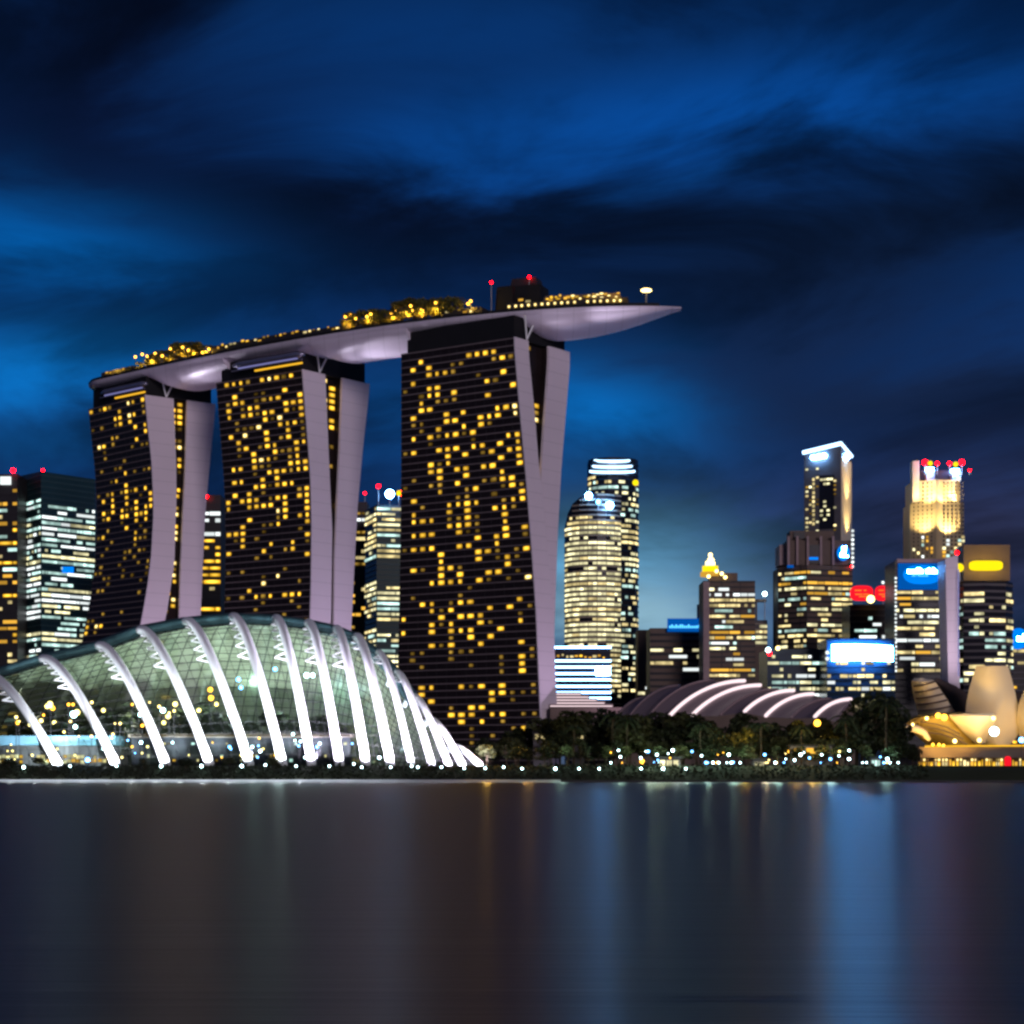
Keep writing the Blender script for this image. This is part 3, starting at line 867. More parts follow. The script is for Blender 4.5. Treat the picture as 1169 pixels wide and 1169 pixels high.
# ------------------------------------------------------------------ trees and lamps up on the deck
M['gold_lit_leaf'] = mat('gold_lit_leaf', (.11, .105, .030), .6, 0, .5, .5)  # brighter leaf copy, the gold lamp light is put into the colour
DECK_TREES = [make_tree(131 + k, dens=.85, mk='gold_lit_leaf') for k in range(3)]
deck_trees = [(143, 3.2), (152, 4.4), (160, 6.0), (170, 6.4), (179, 7.2), (188, 7.8), (197, 8.8), (206, 8.4), (214, 8.0), (222, 7.0), (232, 5.2),
              (388, 5.5), (395, 7.6), (404, 8.0), (414, 8.0), (424, 7.4), (433, 7.0), (443, 8.0), (452, 9.0), (461, 9.8), (470, 9.4), (479, 8.8), (488, 8.6), (497, 8.8), (505, 7.4), (514, 8.4)]
for i, (px, h) in enumerate(deck_trees):
    p, a, q = on_deck(px, 2.6 + (i % 3) * 1.4)
    left = px < 300
    k = i if left else i - 11
    tree('deck_tree', DECK_TREES[i % 3], p, h * 1.18, ('%s tree from left in the gold-lit deck garden %s' % (ORD[k], 'above the leftmost tower' if left else 'left of the lift house')),
         'tree', 'trees in the deck gardens', wide=1.25)
deck_lamps = [(152, 408), (160, 405), (166, 407), (175, 404), (183, 406), (192, 398), (196, 401), (206, 397), (213, 400), (219, 401), (229, 402), (236, 399),
              (392, 361), (398, 359), (404, 363), (421, 358), (417, 362), (445, 357), (451, 354), (454, 358), (463, 356), (467, 350), (470, 354), (478, 353), (482, 355), (496, 346), (536, 344), (533, 347)]
for px, off, z, pw in ((158, 2, 2.5, 1300), (172, 2, 3, 1500), (190, 2, 3.2, 1600), (206, 2, 3.5, 1800), (219, 2, 3, 1500), (233, 2, 2.5, 1200), (396, 2, 2.8, 1500), (419, 2, 3, 1500), (447, 2, 3, 1800), (464, 2, 4, 2200), (480, 2, 3, 1700), (496, 2, 4, 1800), (536, 2, 4.5, 1500), (700, 2, 5, 700), (122, 2, 4.5, 900)):
    p, a, q = on_deck(px, off - 1.0, z)
    point('garden_light', p, pw * 2.4, (1.0, .58, .06), .4)
LAMP = {}
def lamp_meshes(key, r, h, mk):
    if key not in LAMP:
        out = []
        bb = MB(); bb.tube([(0, 0, 0), (0, 0, max(.2, h - r * .8))], [.07, .05], 6); bb.tube([(0, 0, 0), (0, 0, .25)], .18, 8)
        d = bpy.data.meshes.new('post'); d.from_pydata([tuple(v) for v in bb.v], [], bb.f); d.materials.append(M['dark_roof']); out.append(d)
        bb = MB(); bb.sphere((0, 0, h), r, 10, 7)
        d = bpy.data.meshes.new('globe'); d.from_pydata([tuple(v) for v in bb.v], [], bb.f); d.materials.append(M[mk]); out.append(d)
        LAMP[key] = out
    return LAMP[key]
def lamp(loc, r, h, mk, label, group, name='globe_lamp'):
    key = (round(r, 2), round(h, 1), mk)
    o = empty(name, loc, label, 'lamp', group)
    for me in lamp_meshes(key, r, h, mk):
        c = bpy.data.objects.new(me.name.split('.')[0], me); col.objects.link(c); c.parent = o
    return o
cl = cr = 0
for px, py in deck_lamps:
    p, a, q = on_deck(px, 1.2)
    h = max(1.0, Zy(py, p.y) - TD)
    left = px < 300
    k = cl if left else cr
    if left: cl += 1
    else: cr += 1
    o = lamp(p, .62, round(h * 2) / 2, 'lamp_warm', '%s gold lamp from left among the deck trees %s' % (ORD[k], 'above the leftmost tower' if left else 'left of the lift house'),
         'gold lamps in the deck gardens')

# ================================================================== glass dome
feet = [-10, 67, 133, 190, 240, 285, 323, 356, 388, 418, 446, 470, 493, 512, 528, 548]
apex = [(-75, 803), (-12, 772), (50, 752), (114, 737), (161, 719), (213, 709), (266, 704), (315, 706), (352, 711), (384, 718), (407, 727), (432, 745), (453, 768), (472, 795), (492, 822), (520, 853)]
DF, DA = 491.0, 522.0
dome = empty('glass_dome', (X(250, DA), DA, GZ), 'large glass garden dome with white floodlit arched ribs on the left bank', 'conservatory')
ribs = []
for i, (fp, (ax, ay)) in enumerate(zip(feet, apex)):
    k = max(0, (i - 10) / 5.0)
    Da = DA - 16 * k; Df = DF + 3 * k
    Fo = Vector((X(fp, Df), Df, GZ)); A = P(ax, ay, Da)
    ribs.append((Fo, A))
def garch(s, p=1.32, e=.16):
    return 1 - (((s * s + e * e) ** (p / 2)) - e ** p) / (((1 + e * e) ** (p / 2)) - e ** p)
def arch_pt(i, s, k=1.0, kh=1.0):
    i0 = min(int(i), len(ribs) - 2); f = i - i0
    Fo = ribs[i0][0].lerp(ribs[i0 + 1][0], f); A = ribs[i0][1].lerp(ribs[i0 + 1][1], f)
    p = A + (Fo - A) * s * k
    return Vector((p.x, p.y, GZ + (A.z - GZ) * kh * garch(s)))
for i in range(len(ribs)):
    pts = [arch_pt(i, s / 20 * 1.0) for s in range(20, -21 if i < 11 else -6, -1)]
    rr = [[.85, 1.12][i <= 10]] * len(pts)
    bb = MB(); bb.tube(pts, rr, 10); ro = bb.build('rib', M['white_steel'], dome, smooth=True)
    # lattice braces between rib and glass, on the upper part of the leg
    bb = MB()
    n = 5 if i < 10 else 2
    for k in range(n):
        s0, s1 = .10 + .07 * k, .10 + .07 * (k + 1)
        a, c = arch_pt(i, s0), arch_pt(i, s1)
        off = Vector((-2.4 - .35 * k, 1.2, -.2))
        m_ = (a + c) / 2 + off * (1 if i < 13 else .5)
        bb.tube([a, m_], .2, 5); bb.tube([m_, c], .2, 5)
    bb.build('brace', M['white_steel'], ro)
def shell_mat(name, fac, c0, c1, rough):
    m = bpy.data.materials.new(name); m.use_nodes = True
    t = m.node_tree; b = t.nodes['Principled BSDF']
    tc = N(t, 'ShaderNodeTexCoord'); nz = N(t, 'ShaderNodeTexNoise'); nz.inputs['Scale'].default_value = .12
    lk(t, tc.outputs['Object'], nz.inputs['Vector'])
    lk(t, mix_c(t, nz.outputs[0], c0, c1), b.inputs['Base Color'])
    b.inputs['Roughness'].default_value = rough
    tr = N(t, 'ShaderNodeBsdfTransparent'); tr.inputs[0].default_value = (.86, .95, .90, 1)
    mx = N(t, 'ShaderNodeMixShader'); mx.inputs[0].default_value = fac
    lk(t, tr.outputs[0], mx.inputs[1]); lk(t, b.outputs[0], mx.inputs[2])
    lk(t, mx.outputs[0], t.nodes['Material Output'].inputs[0])
    return m
M['shell'] = shell_mat('shell_glass', .08, (.008, .012, .010), (.02, .026, .018), .08)
M['rear_shell'] = shell_mat('rear_shell_glass', .84, (.06, .075, .05), (.24, .26, .17), .35)
nr_ = (len(ribs) - 1) * 4
for nm, mk, s0, s1 in (('glass_shell', 'shell', 18, 1), ('rear_shell', 'rear_shell', 1, -18)):
    rows = []
    for k in range(nr_ + 1):
        i = k / 4
        rows.append([arch_pt(min(i, len(ribs) - 1.0001), s / 18, .93, .955) for s in range(s0, s1 - 1, -1)])
    bb = MB(); bb.grid(rows); sh = bb.build(nm, M[mk], dome, smooth=True)
    bb = MB(); bb.grid(rows); mg = bb.build('glazing_bar', M['dark_roof'], sh)
    wf = mg.modifiers.new('wire', 'WIREFRAME'); wf.thickness = .09 if nm == 'glass_shell' else .22; wf.use_replace = True
pts = [arch_pt(k / 4, -.06, .95, .998) for k in range(nr_ + 1 - 6)]
bb = MB(); bb.tube(pts, 2.0, 8, flat=.75); bb.build('ridge_beam', M['teal_ledge'], dome, smooth=True)
# floodlights at the rib feet
for i, (Fo, A) in enumerate(ribs):
    if i == 0: continue
    loc = Fo + Vector((1.2, -6.0, 1.1)); mid = arch_pt(i, .78)
    spot('rib_floodlight', loc, mid, 165000 if i < 7 else 190000 if i < 11 else 80000, (.84, .90, 1.0) if i < 7 else (.84, .76, 1.0), 72, .7, .3, dome)
    spot('rib_floodlight', arch_pt(i, -.86) + Vector((-4, 2, 1)), arch_pt(i, -.5), 15000 if i < 8 else 1200, (.62, .88, 1.0), 50, .7, .3, dome)
for k in range(17):  # added wash lamps, they brighten the seawall into a white line
    px = 12 + 27.5 * k
    spot('added_quay_wash', (X(px, 483.5), 483.4, 4.6), (X(px, 480), 479.6, .2), 900 * (1.0 if k < 13 else (17 - k) / 5), (.85, .93, 1.0), 115, .8, .2, dome)
# garden inside the dome: warm lights
for k, (px, D, z, pw, c) in enumerate([(40, 520, 12, 2600, (1, .80, .42)), (95, 522, 14, 3000, (1, .82, .45)), (150, 520, 13, 2600, (1, .85, .5)),
                                     (210, 522, 14, 2300, (.95, .9, .55)), (265, 522, 16, 1800, (.9, .95, .65)), (320, 522, 16, 1400, (.85, 1, .8)), (375, 520, 12, 1200, (.8, 1, .9)),
                                     (25, 536, 20, 1800, (1, .85, .45)), (80, 538, 24, 2200, (1, .88, .45)), (140, 538, 24, 1900, (.95, .95, .6)), (210, 538, 22, 1300, (.9, .95, .6)), (290, 536, 22, 800, (.7, 1, .9)), (380, 534, 18, 700, (.6, .95, 1))]):
    point('garden_light', P(px, HY, D) + Vector((0, 0, z)), pw * (1.3 if c[2] < .52 else 2.6), (c[0] * .90, c[1], min(1, c[2] * 1.5)), .8, dome)
def inside(px, D, i): pass
gard = [(22, 516, 6), (48, 520, 8), (70, 512, 6), (98, 521, 9), (128, 517, 7.5), (152, 524, 9), (176, 514, 6), (205, 520, 8), (232, 518, 9), (258, 524, 7), (285, 516, 6), (312, 522, 8), (340, 517, 6.5), (368, 519, 7), (394, 512, 5.5)]
for i, (px, D, h) in enumerate(gard):
    tree('garden_tree', TREES[i % 7], (X(px, D), D, GZ), h * 1.75, '%s leafy tree from the left growing inside the glass dome' % ORD[i], 'tree', 'trees inside the glass dome', wide=1.1)
gl = [(57, 803, .7, 'lamp_cream'), (54, 807, .6, 'lamp_cream'), (60, 808, .6, 'lamp_warm'), (84, 816, .8, 'lamp_white'), (88, 814, .7, 'lamp_cream'), (20, 826, .5, 'lamp_warm'), (34, 828, .4, 'lamp_cream'), (47, 823, .5, 'lamp_cream'), (62, 825, .5, 'lamp_cream'), (86, 829, .5, 'lamp_white'), (100, 812, .7, 'lamp_cream'), (118, 812, .5, 'lamp_cream'),
      (186, 810, .6, 'lamp_white'), (192, 818, .6, 'lamp_cream'), (187, 824, .5, 'lamp_cream'), (200, 805, .6, 'lamp_cream'), (212, 809, .5, 'lamp_white'), (240, 788, .6, 'lamp_warm'), (241, 796, .65, 'lamp_warm'), (247, 803, .5, 'lamp_cream'), (272, 776, .55, 'lamp_blue'), (275, 786, .5, 'lamp_blue'), (160, 816, .5, 'lamp_white'),
      (227, 812, .5, 'lamp_cream'), (262, 815, .4, 'lamp_white'), (293, 766, .6, 'lamp_white'), (314, 765, .5, 'lamp_blue'), (350, 771, .6, 'lamp_white'), (357, 772, .5, 'lamp_white')]
rnd = random.Random(77)
small_in = [(rnd.uniform(5, 420), rnd.uniform(834, 868), rnd.uniform(.16, .30), rnd.choice(['lamp_white', 'lamp_cream', 'lamp_cream', 'lamp_warm', 'lamp_blue'])) for _ in range(44)] + \
           [(rnd.uniform(5, 200), rnd.uniform(800, 834), rnd.uniform(.2, .36), rnd.choice(['lamp_cream', 'lamp_cream', 'lamp_warm'])) for _ in range(18)]
desc = {'lamp_cream': 'cream', 'lamp_white': 'white', 'lamp_warm': 'gold', 'lamp_blue': 'blue'}
gl.sort()
for i, (px, py, r, mk) in enumerate(gl):
    D = 512.0
    z = Zy(py, D)
    lamp((X(px, D), D, GZ), r, round((z - GZ) * 2) / 2, mk, '%s garden lamp inside the glass dome, %s of its lamps from left' % (desc[mk], ORD[i]), 'lamps inside the glass dome', 'garden_lamp')
for nm, lo, hi, txt in (('a', 0, 110, 'behind the two leftmost ribs'), ('b', 110, 210, 'behind the third and fourth ribs'), ('c', 210, 310, 'under the dome crest'), ('d', 310, 430, 'in the right half')):
    for i, (px, py, r, mk) in enumerate(sorted(q for q in small_in if lo <= q[0] < hi)):
        D = 498.5; z = Zy(py, D)
        lamp((X(px, D), D, GZ), r, max(.9, round((z - GZ) * 2) / 2), mk, '%s small %s path lamp from left inside the dome %s' % (ORD[i], desc[mk], txt), 'small path lamps inside the dome', 'path_lamp')
# low hall with warm windows and teal roof at the dome's left end
hall = empty('visitor_hall', (X(30, 499), 502, GZ), 'low visitor hall with teal roof and warm windows behind the leftmost white ribs', 'building')
x0, x1 = X(-40, 500), X(128, 500)
bb = MB(); bb.box(x0, x1, 500, 510, GZ, Zy(851, 500)); bb.build('wall', M['dark_wall'], hall)
bb = MB(); bb.box(x0 - 1, x1 + 1, 498.6, 511, Zy(850.8, 500), Zy(840, 500)); bb.build('roof', mat('teal_roof', (.045, .10, .13), .4), hall)
wins = []
rnd = random.Random(12)
for k in range(26):
    px = -6 + k * 5.0
    if 30 < px < 40 or 63 < px < 70: continue
    for yy in (864, 869):
        if rnd.random() < .8:
            wins.append((P(px, yy + rnd.uniform(-1, 1), 499.8), Vector((1, 0, 0)), Vector((0, 0, 1)), .85, .8, rnd.choice(['w_warm', 'w_gold', 'w_orange', 'w_cream'])))
put_windows(hall, wins)
for px in (10, 60, 100):
    spot('roof_lamp', P(px, 838, 494), P(px + 4, 846, 499), 260, (.6, .85, 1.0), 120, .8, .3, hall)
# second hall further right (gold eaves line)
hall = empty('garden_hall', (X(250, 503), 506, GZ), 'long low garden hall with gold eaves line behind the middle white ribs', 'building')
x0, x1 = X(150, 504), X(400, 504)
bb = MB(); bb.box(x0, x1, 504, 511, GZ, Zy(842, 504)); bb.build('wall', M['black_glass'], hall)
bb = MB(); bb.box(x0 - .6, x1 + .6, 503, 511.5, Zy(841.8, 504), Zy(838, 504)); bb.build('roof', M['brown_wall'], hall)
bb = MB(); bb.box(x0, x1, 502.7, 502.98, Zy(840.6, 503), Zy(838.8, 503)); bb.build('eaves_light', M['w_dim'], hall)
wins = []; rnd = random.Random(19)
for k in range(44):
    if rnd.random() < .55: wins.append((P(153 + 5.6 * k + rnd.uniform(-1, 1), rnd.choice([849, 856, 863, 868]), 503.8), Vector((1, 0, 0)), Vector((0, 0, 1)), rnd.uniform(.4, .9), rnd.uniform(.4, .8), rnd.choice(['w_cream', 'w_cool', 'w_white', 'w_warm', 'w_gold', 'w_dim'])))
put_windows(hall, wins)

# ================================================================== shore lamps
shore_l = [(27, 876), (80, 874), (133, 875), (184, 874), (230, 874), (276, 875), (303, 873), (338, 874), (376, 874), (404, 872), (413, 876), (446, 876), (470, 875), (477, 876), (504, 876), (530, 877), (554, 877), (575, 876), (596, 879), (634, 880), (661, 880), (684, 880), (732, 881), (757, 881), (783, 880)]
small_l = [(146, 845), (161, 848), (110, 842), (197, 848), (262, 852), (288, 852), (295, 851), (297, 857), (341, 851), (343, 847), (362, 852), (365, 849), (402, 849), (433, 865), (537, 861), (706, 857), (740, 858), (750, 862), (751, 868), (768, 857), (790, 858), (801, 863), (806, 871), (814, 875), (808, 881), (832, 861), (837, 870), (845, 880), (873, 862), (885, 882), (895, 881), (914, 862), (924, 865), (938, 862), (948, 866), (969, 866), (1005, 864), (1013, 867), (1009, 875), (1016, 879)]
bigs = {27, 184, 230, 276, 634, 757, 969}
pts = [(px, py, 485.6, .32 if px in bigs else .22, 'lamp_white') for px, py in shore_l] + \
      [(px, py, 489.5 if px > 560 else 487.5, (.20, .32, .26)[i % 3], 'lamp_white' if i % 2 else 'lamp_blue') for i, (px, py) in enumerate(small_l)]
rl = random.Random(41)
for _ in range(34):
    px = rl.uniform(690, 1030)
    pts.append((px, rl.uniform(856, 880), 490.2, rl.choice([.14, .18, .24]), rl.choice(['lamp_white', 'lamp_white', 'lamp_cream', 'lamp_warm', 'lamp_blue'])))
pts.append((100, 868, 487, .55, 'lamp_blue'))
pts.sort()
zones = [(0, 215, 'along the foot of the glass dome, left third'), (215, 345, 'along the foot of the glass dome, middle third'), (345, 560, 'along the foot of the glass dome, right third'),
         (560, 760, 'on the dark bank below the right hotel tower'), (760, 880, 'on the dark bank below the arched hall roof'), (880, 1100, 'on the dark bank beside the lotus-shaped museum')]
for a_, b_, txt in zones:
    zl = [p for p in pts if a_ <= p[0] < b_]
    for i, (px, py, D, r, mk) in enumerate(zl):
        z0 = 2.2 if D < 486 else (2.9 if D < 488.5 else 3.6)
        z = Zy(py, D)
        lamp((X(px, D), D, z0), r, max(.9, round((z - z0) * 4) / 4), mk, '%s %s lamp from left %s' % (ORD[i], {'lamp_white': 'white', 'lamp_blue': 'bluish', 'lamp_cream': 'cream', 'lamp_warm': 'amber'}[mk], txt), 'globe lamps along the shore')
# warm street lamps in the trees
for i, (px, py, D) in enumerate([(933, 826, 560), (792, 830, 600), (851, 852, 520), (733, 869, 500), (902, 857, 515)]):
    z = Zy(py, D); o = lamp((X(px, D), D, GZ), .9 if i in (0, 2) else .55, round((z - GZ) * 2) / 2, 'lamp_warm', 'amber street lamp among the bank trees, %s from the left' % ORD[[4, 1, 2, 0, 3][i]], 'amber street lamps', 'street_lamp')

# ================================================================== bank planting and trees
rnd = random.Random(21)
bb = MB()
for k in range(5200):
    px = rnd.uniform(-60, 1060)
    y = rnd.uniform(482.3, 489.5)
    z = .2 + (y - 482) / 7.5 * 3.4
    p = Vector((X(px, 486), y, z + rnd.uniform(0, 1.0)))
    a = Vector((rnd.uniform(-1, 1), rnd.uniform(-1, 1), rnd.uniform(-.3, 1))).normalized(); q = a.cross(Vector((rnd.uniform(-1, 1), rnd.uniform(-1, 1), .3))).normalized()
    s = rnd.uniform(.25, .65)
    bb.add([p - a * s, p + q * s * .5, p + a * s, p - q * s * .5], [(0, 1, 2, 3)])
tag(bb.build('ground_cover', M['bank']), 'low dark shrubs covering the bank above the waterline', 'shrubs', None, 'stuff')
rnd = random.Random(5)
crest = [(530, 846), (560, 848), (585, 838), (610, 828), (632, 826), (650, 822), (672, 818), (700, 815), (725, 822), (755, 822), (785, 818), (815, 822), (845, 820), (875, 822), (905, 824), (935, 822), (965, 826), (985, 818), (1005, 812), (1022, 822), (1040, 846)]
spots = []
for k in range(36):       # back row, makes the skyline of the wood
    px = 536 + k * 14.4 + rnd.uniform(-4, 4); spots.append((px, rnd.uniform(535, 585), interp(px, crest) + rnd.choice([-7, -2, 1, 4, 9]) + rnd.uniform(-2, 3), rnd.uniform(.8, 1.25)))
for k in range(26):       # middle row
    px = 545 + k * 19.4 + rnd.uniform(-6, 6); spots.append((px, rnd.uniform(508, 526), interp(px, crest) + 16 + rnd.uniform(-8, 14), rnd.uniform(.85, 1.2)))
for k in range(18):       # front row, small
    px = 560 + k * 27 + rnd.uniform(-8, 8); spots.append((px, rnd.uniform(496, 502), 860 + rnd.uniform(-9, 8), rnd.uniform(.8, 1.3)))
spots = [s for s in spots if s[0] < 1046]
TZ = [(0, 600, 'between dome and right hotel tower'), (600, 700, 'at the foot of the right hotel tower'), (700, 790, 'before the arched hall, left end'), (790, 870, 'before the arched hall, middle'),
      (870, 950, 'before the arched hall, right end'), (950, 1100, 'left of the lotus-shaped museum')]
for a_, b_, txt in TZ:
    for row, dn in ((1, 'tall back-row'), (2, 'middle-row'), (3, 'low front-row')):
        zl = sorted([s for s in spots if a_ <= s[0] < b_ and ((s[1] > 530) if row == 1 else (503 < s[1] < 530) if row == 2 else s[1] <= 503)])
        for i, (px, D, py, wd) in enumerate(zl):
            h = max(4.5, Zy(py, D) - GZ) * 1.04
            tree('broadleaf_tree', TREES[rnd.randrange(7)], (X(px, D), D, GZ), h, '%s %s tree from left %s' % (ORD[i], dn, txt), 'tree', 'dark trees on the right bank', wide=wd * (1.0 if h > 9 else 1.15), rot=rnd.uniform(0, 6.28))
SPARSE = [make_tree(91 + k, dens=.32, leaf=.55, spread=4.6) for k in range(3)]
for i, (px, py, D, nm) in enumerate([(978, 800, 530, 'left'), (998, 790, 526, 'tallest middle'), (1018, 798, 532, 'right')]):
    tree('broadleaf_tree', SPARSE[i], (X(px, D), D, GZ), Zy(py, D) - GZ, '%s one of three tall thin-crowned trees left of the lotus-shaped museum' % nm, 'tree', 'dark trees on the right bank', wide=.95)
for i, (px, py, D) in enumerate([(700, 806, 515), (716, 812, 512), (1012, 788, 512), (965, 810, 510), (655, 822, 512), (800, 818, 506), (868, 818, 506), (915, 822, 506)]):
    h = Zy(py, D) - GZ
    tree('palm_tree', PALMS[i % 2], (X(px, D), D, GZ), h, ['spiky palm rising before the left foot of the arched hall roof', 'second spiky palm before the arched hall roof, right of the taller one', 'tall palm left of the lotus-shaped museum', 'palm rising before the right end of the arched hall roof', 'lone palm just right of the right hotel tower foot', 'palm before the two leftmost light strips of the arched hall', 'palm before the third light strip of the arched hall', 'short palm before the fourth light strip of the arched hall'][i], 'palm tree', 'palms on the bank', base_h=13.0)
for i, px in enumerate((10, 45, 165, 212, 262, 312)):
    tree('shore_bush', TREES[(i + 2) % 7], (X(px, 488), 488, 3.0), 2.6, '%s low dark bush from the left on the bank in front of the glass dome' % ORD[i], 'bush', 'low bushes before the dome', wide=1.8)
# lit little garden huts among the trees
for i, (px, py, D, w_, mk) in enumerate([(764, 872, 494, 2.6, 'w_cream'), (926, 858, 506, 5.0, 'w_orange'), (660, 842, 560, 1.6, 'w_warm'), (620, 842, 560, 2.6, 'w_warm'), (868, 874, 495, 1.6, 'w_cream'), (1000, 872, 496, 1.2, 'w_cool')]):
    o = empty('garden_hut', (X(px, D), D, GZ), ['cream-lit garden hut on the bank under the left arched roof', 'wide orange-lit hut among trees under the right arched roof', 'small warm-lit hut high in the trees right of the hotel tower foot', 'warm-lit hut beside the foot of the right hotel tower', 'cream-lit narrow hut in the middle of the right bank', 'pale blue-lit hut just left of the lotus-shaped museum'][i], 'hut', 'lit huts on the bank')
    zt = Zy(py, D) + 1.3
    bb = MB(); bb.box(X(px, D) - w_, X(px, D) + w_, D, D + 3, GZ, zt); bb.build('wall', M['grey_wall'], o)
    bb = MB(); bb.box(X(px, D) - w_ - .5, X(px, D) + w_ + .5, D - .6, D + 3.4, zt + .01, zt + .35); bb.build('roof', M['dark_roof'], o)
    put_windows(o, [(Vector((X(px, D) + q * w_ * .6, D - .09, zt - 1.1)), Vector((1, 0, 0)), Vector((0, 0, 1)), w_ * .45, 1.3, mk) for q in (-1, 0, 1)])

for px, D, z, pw, c in ((556, 500, 9, 1100, (1, .55, .08)), (603, 505, 11, 900, (1, .55, .1)), (706, 498, 8, 700, (.6, 1, .7)), (742, 497, 8, 900, (.7, 1, .7)), (752, 496, 9, 900, (.9, 1, .6)), (770, 497, 8, 700, (.8, 1, .8)),
                        (806, 496, 8, 900, (.6, 1, .8)), (836, 497, 8, 900, (.6, 1, .8)), (872, 496, 8, 1100, (1, .85, .5)), (884, 497, 9, 700, (.6, 1, .9)), (926, 500, 9, 1200, (1, .6, .12)), (933, 552, 17, 1500, (1, .6, .08)), (905, 505, 12, 700, (1, .6, .1)),
                        (640, 498, 8, 400, (.6, 1, .8)), (1008, 498, 8, 900, (.6, 1, .9)), (990, 530, 22, 900, (1, .8, .5)), (783, 497, 8, 700, (.7, 1, .8)), (851, 512, 12, 900, (1, .55, .06)), (945, 497, 9, 700, (.6, 1, .9))):
    point('garden_light', P(px, HY, D) + Vector((0, -5.5 if D < 510 else 0, z - 2)), pw * 2.2, c, .4)
# ================================================================== office buildings
def office(name, label, pts, ytop, back=34, wall='dark_wall', ledge='grey_wall', fh=4.0, bay=3.0, p=.4, run=4, pal=('w_warm',), faces=None, ztops=None,
           lit_y=None, ledge_h=.7, seed=1, group=None, zbase=GZ, mull=0, cat='building', wh=.55, skip=None):
    poly = [(X(px, D), D) for px, D in pts]
    mid = poly[len(poly) // 2]
    zt = Zy(ytop, mid[1])
    tops = None
    if ztops: tops = [Zy(y, D) for y, (px, D) in zip(ztops, pts)]
    bx = [(x, y + back) for x, y in (poly[-1], poly[0])]
    root = empty(name, (sum(q[0] for q in poly) / len(poly), mid[1] + back / 2, zbase), label, cat, group)
    b = MB(); zz = (tops + [tops[-1], tops[0]]) if tops else zt
    full = poly + bx
    b.prism(full, zbase, zz); b.build('wall', M[wall], root)
    lb = MB(); wins = []
    rnd = random.Random(seed)
    for fi, ((xa, ya), (xb, yb)) in enumerate(zip(poly, poly[1:])):
        a = Vector((xb - xa, yb - ya, 0)); L = a.length; a.normalize(); n = Vector((a.y, -a.x, 0))
        zmin_top = min(tops[fi], tops[fi + 1]) if tops else zt
        nf = max(1, int((zmin_top - zbase) / fh)); nb = max(1, int(L / bay)); bw = L / nb
        for k in range(1, nf + 1):
            z = zbase + k * fh
            if z < zt + 1 and ledge_h > 0:
                lb.obox(Vector(((xa + xb) / 2, (ya + yb) / 2, z - ledge_h / 2)) + n * .1, a * (L / 2 + .05), n * .25, Vector((0, 0, ledge_h / 2)))
        if mull:
            for k in range(0, nb + 1, mull):
                lb.obox(Vector((xa, ya, (zbase + zmin_top) / 2)) + a * bw * k + n * .05, a * .25, n * .22, Vector((0, 0, (zmin_top - zbase) / 2 - .3)))
        if faces is not None and fi not in faces: continue
        for k in range(nf):
            zc = zbase + (k + .42) * fh
            y_px = HY - (zc - CZ) / ya * F
            if lit_y and not (lit_y[0] < y_px < lit_y[1]): continue
            if skip and any(s0 < y_px < s1 for s0, s1 in skip): continue
            pf = p * rnd.choice([.25, .7, 1.0, 1.5, 1.9]); pr = rnd.choice(pal)
            i = 0
            while i < nb:
                if rnd.random() < pf * .6:
                    ln = min(nb - i, rnd.randint(1, run))
                    c = Vector((xa, ya, zc)) + a * bw * (i + ln / 2) + n * .42
                    mk = pr if rnd.random() < .75 else rnd.choice(pal)
                    wins.append((c, a, Vector((0, 0, 1)), bw * ln - .5, fh * wh * rnd.uniform(.75, 1), mk)); i += ln
                else: i += 1
    if lb.f: lb.build('floor_band', M[ledge], root)
    put_windows(root, wins)
    return root, zt
def part_box(root, name, px0, px1, py0, py1, D, dep, m, ):
    b = MB(); b.box(X(px0, D), X(px1, D), D, D + dep, Zy(py1, D), Zy(py0, D)); return b.build(name, M[m], root)
def part_ball(root, name, px, py, D, r, m, mast=None):
    if m == 'beacon': r *= .62
    if mast:
        b = MB(); b.tube([P(px, mast, D), P(px, py, D)], .3, 6); mo = b.build('mast', M['steel'], root)
        b = MB(); b.sphere(P(px, py, D), r); return b.build(name, M[m], mo)
    b = MB(); b.sphere(P(px, py, D), r); return b.build(name, M[m], root)
def marks(parent, px0, px1, py0, py1, D, m, seed, n=14, gap=.3):
    """blurred lettering: uneven upright strokes on a sign"""
    rnd = random.Random(seed); b = MB()
    w_ = (px1 - px0) / n
    for k in range(n):
        if rnd.random() < .08: continue
        h = (py1 - py0) * rnd.choice([.6, .65, .7, 1.0])
        b.box(X(px0 + w_ * k, D), X(px0 + w_ * (k + 1 - gap), D), D - .35, D - .004, Zy(py1, D), Zy(py1 - h, D))
    return b.build('lettering', M[m], parent)

WARM = ('w_warm', 'w_cream', 'w_warm', 'w_orange'); MIXP = ('w_warm', 'w_cream', 'w_cool', 'w_warm', 'w_orange', 'w_white')
COOL = ('w_cool', 'w_cool', 'w_white', 'w_cream'); CREAM = ('w_cream', 'w_cream', 'w_warm')

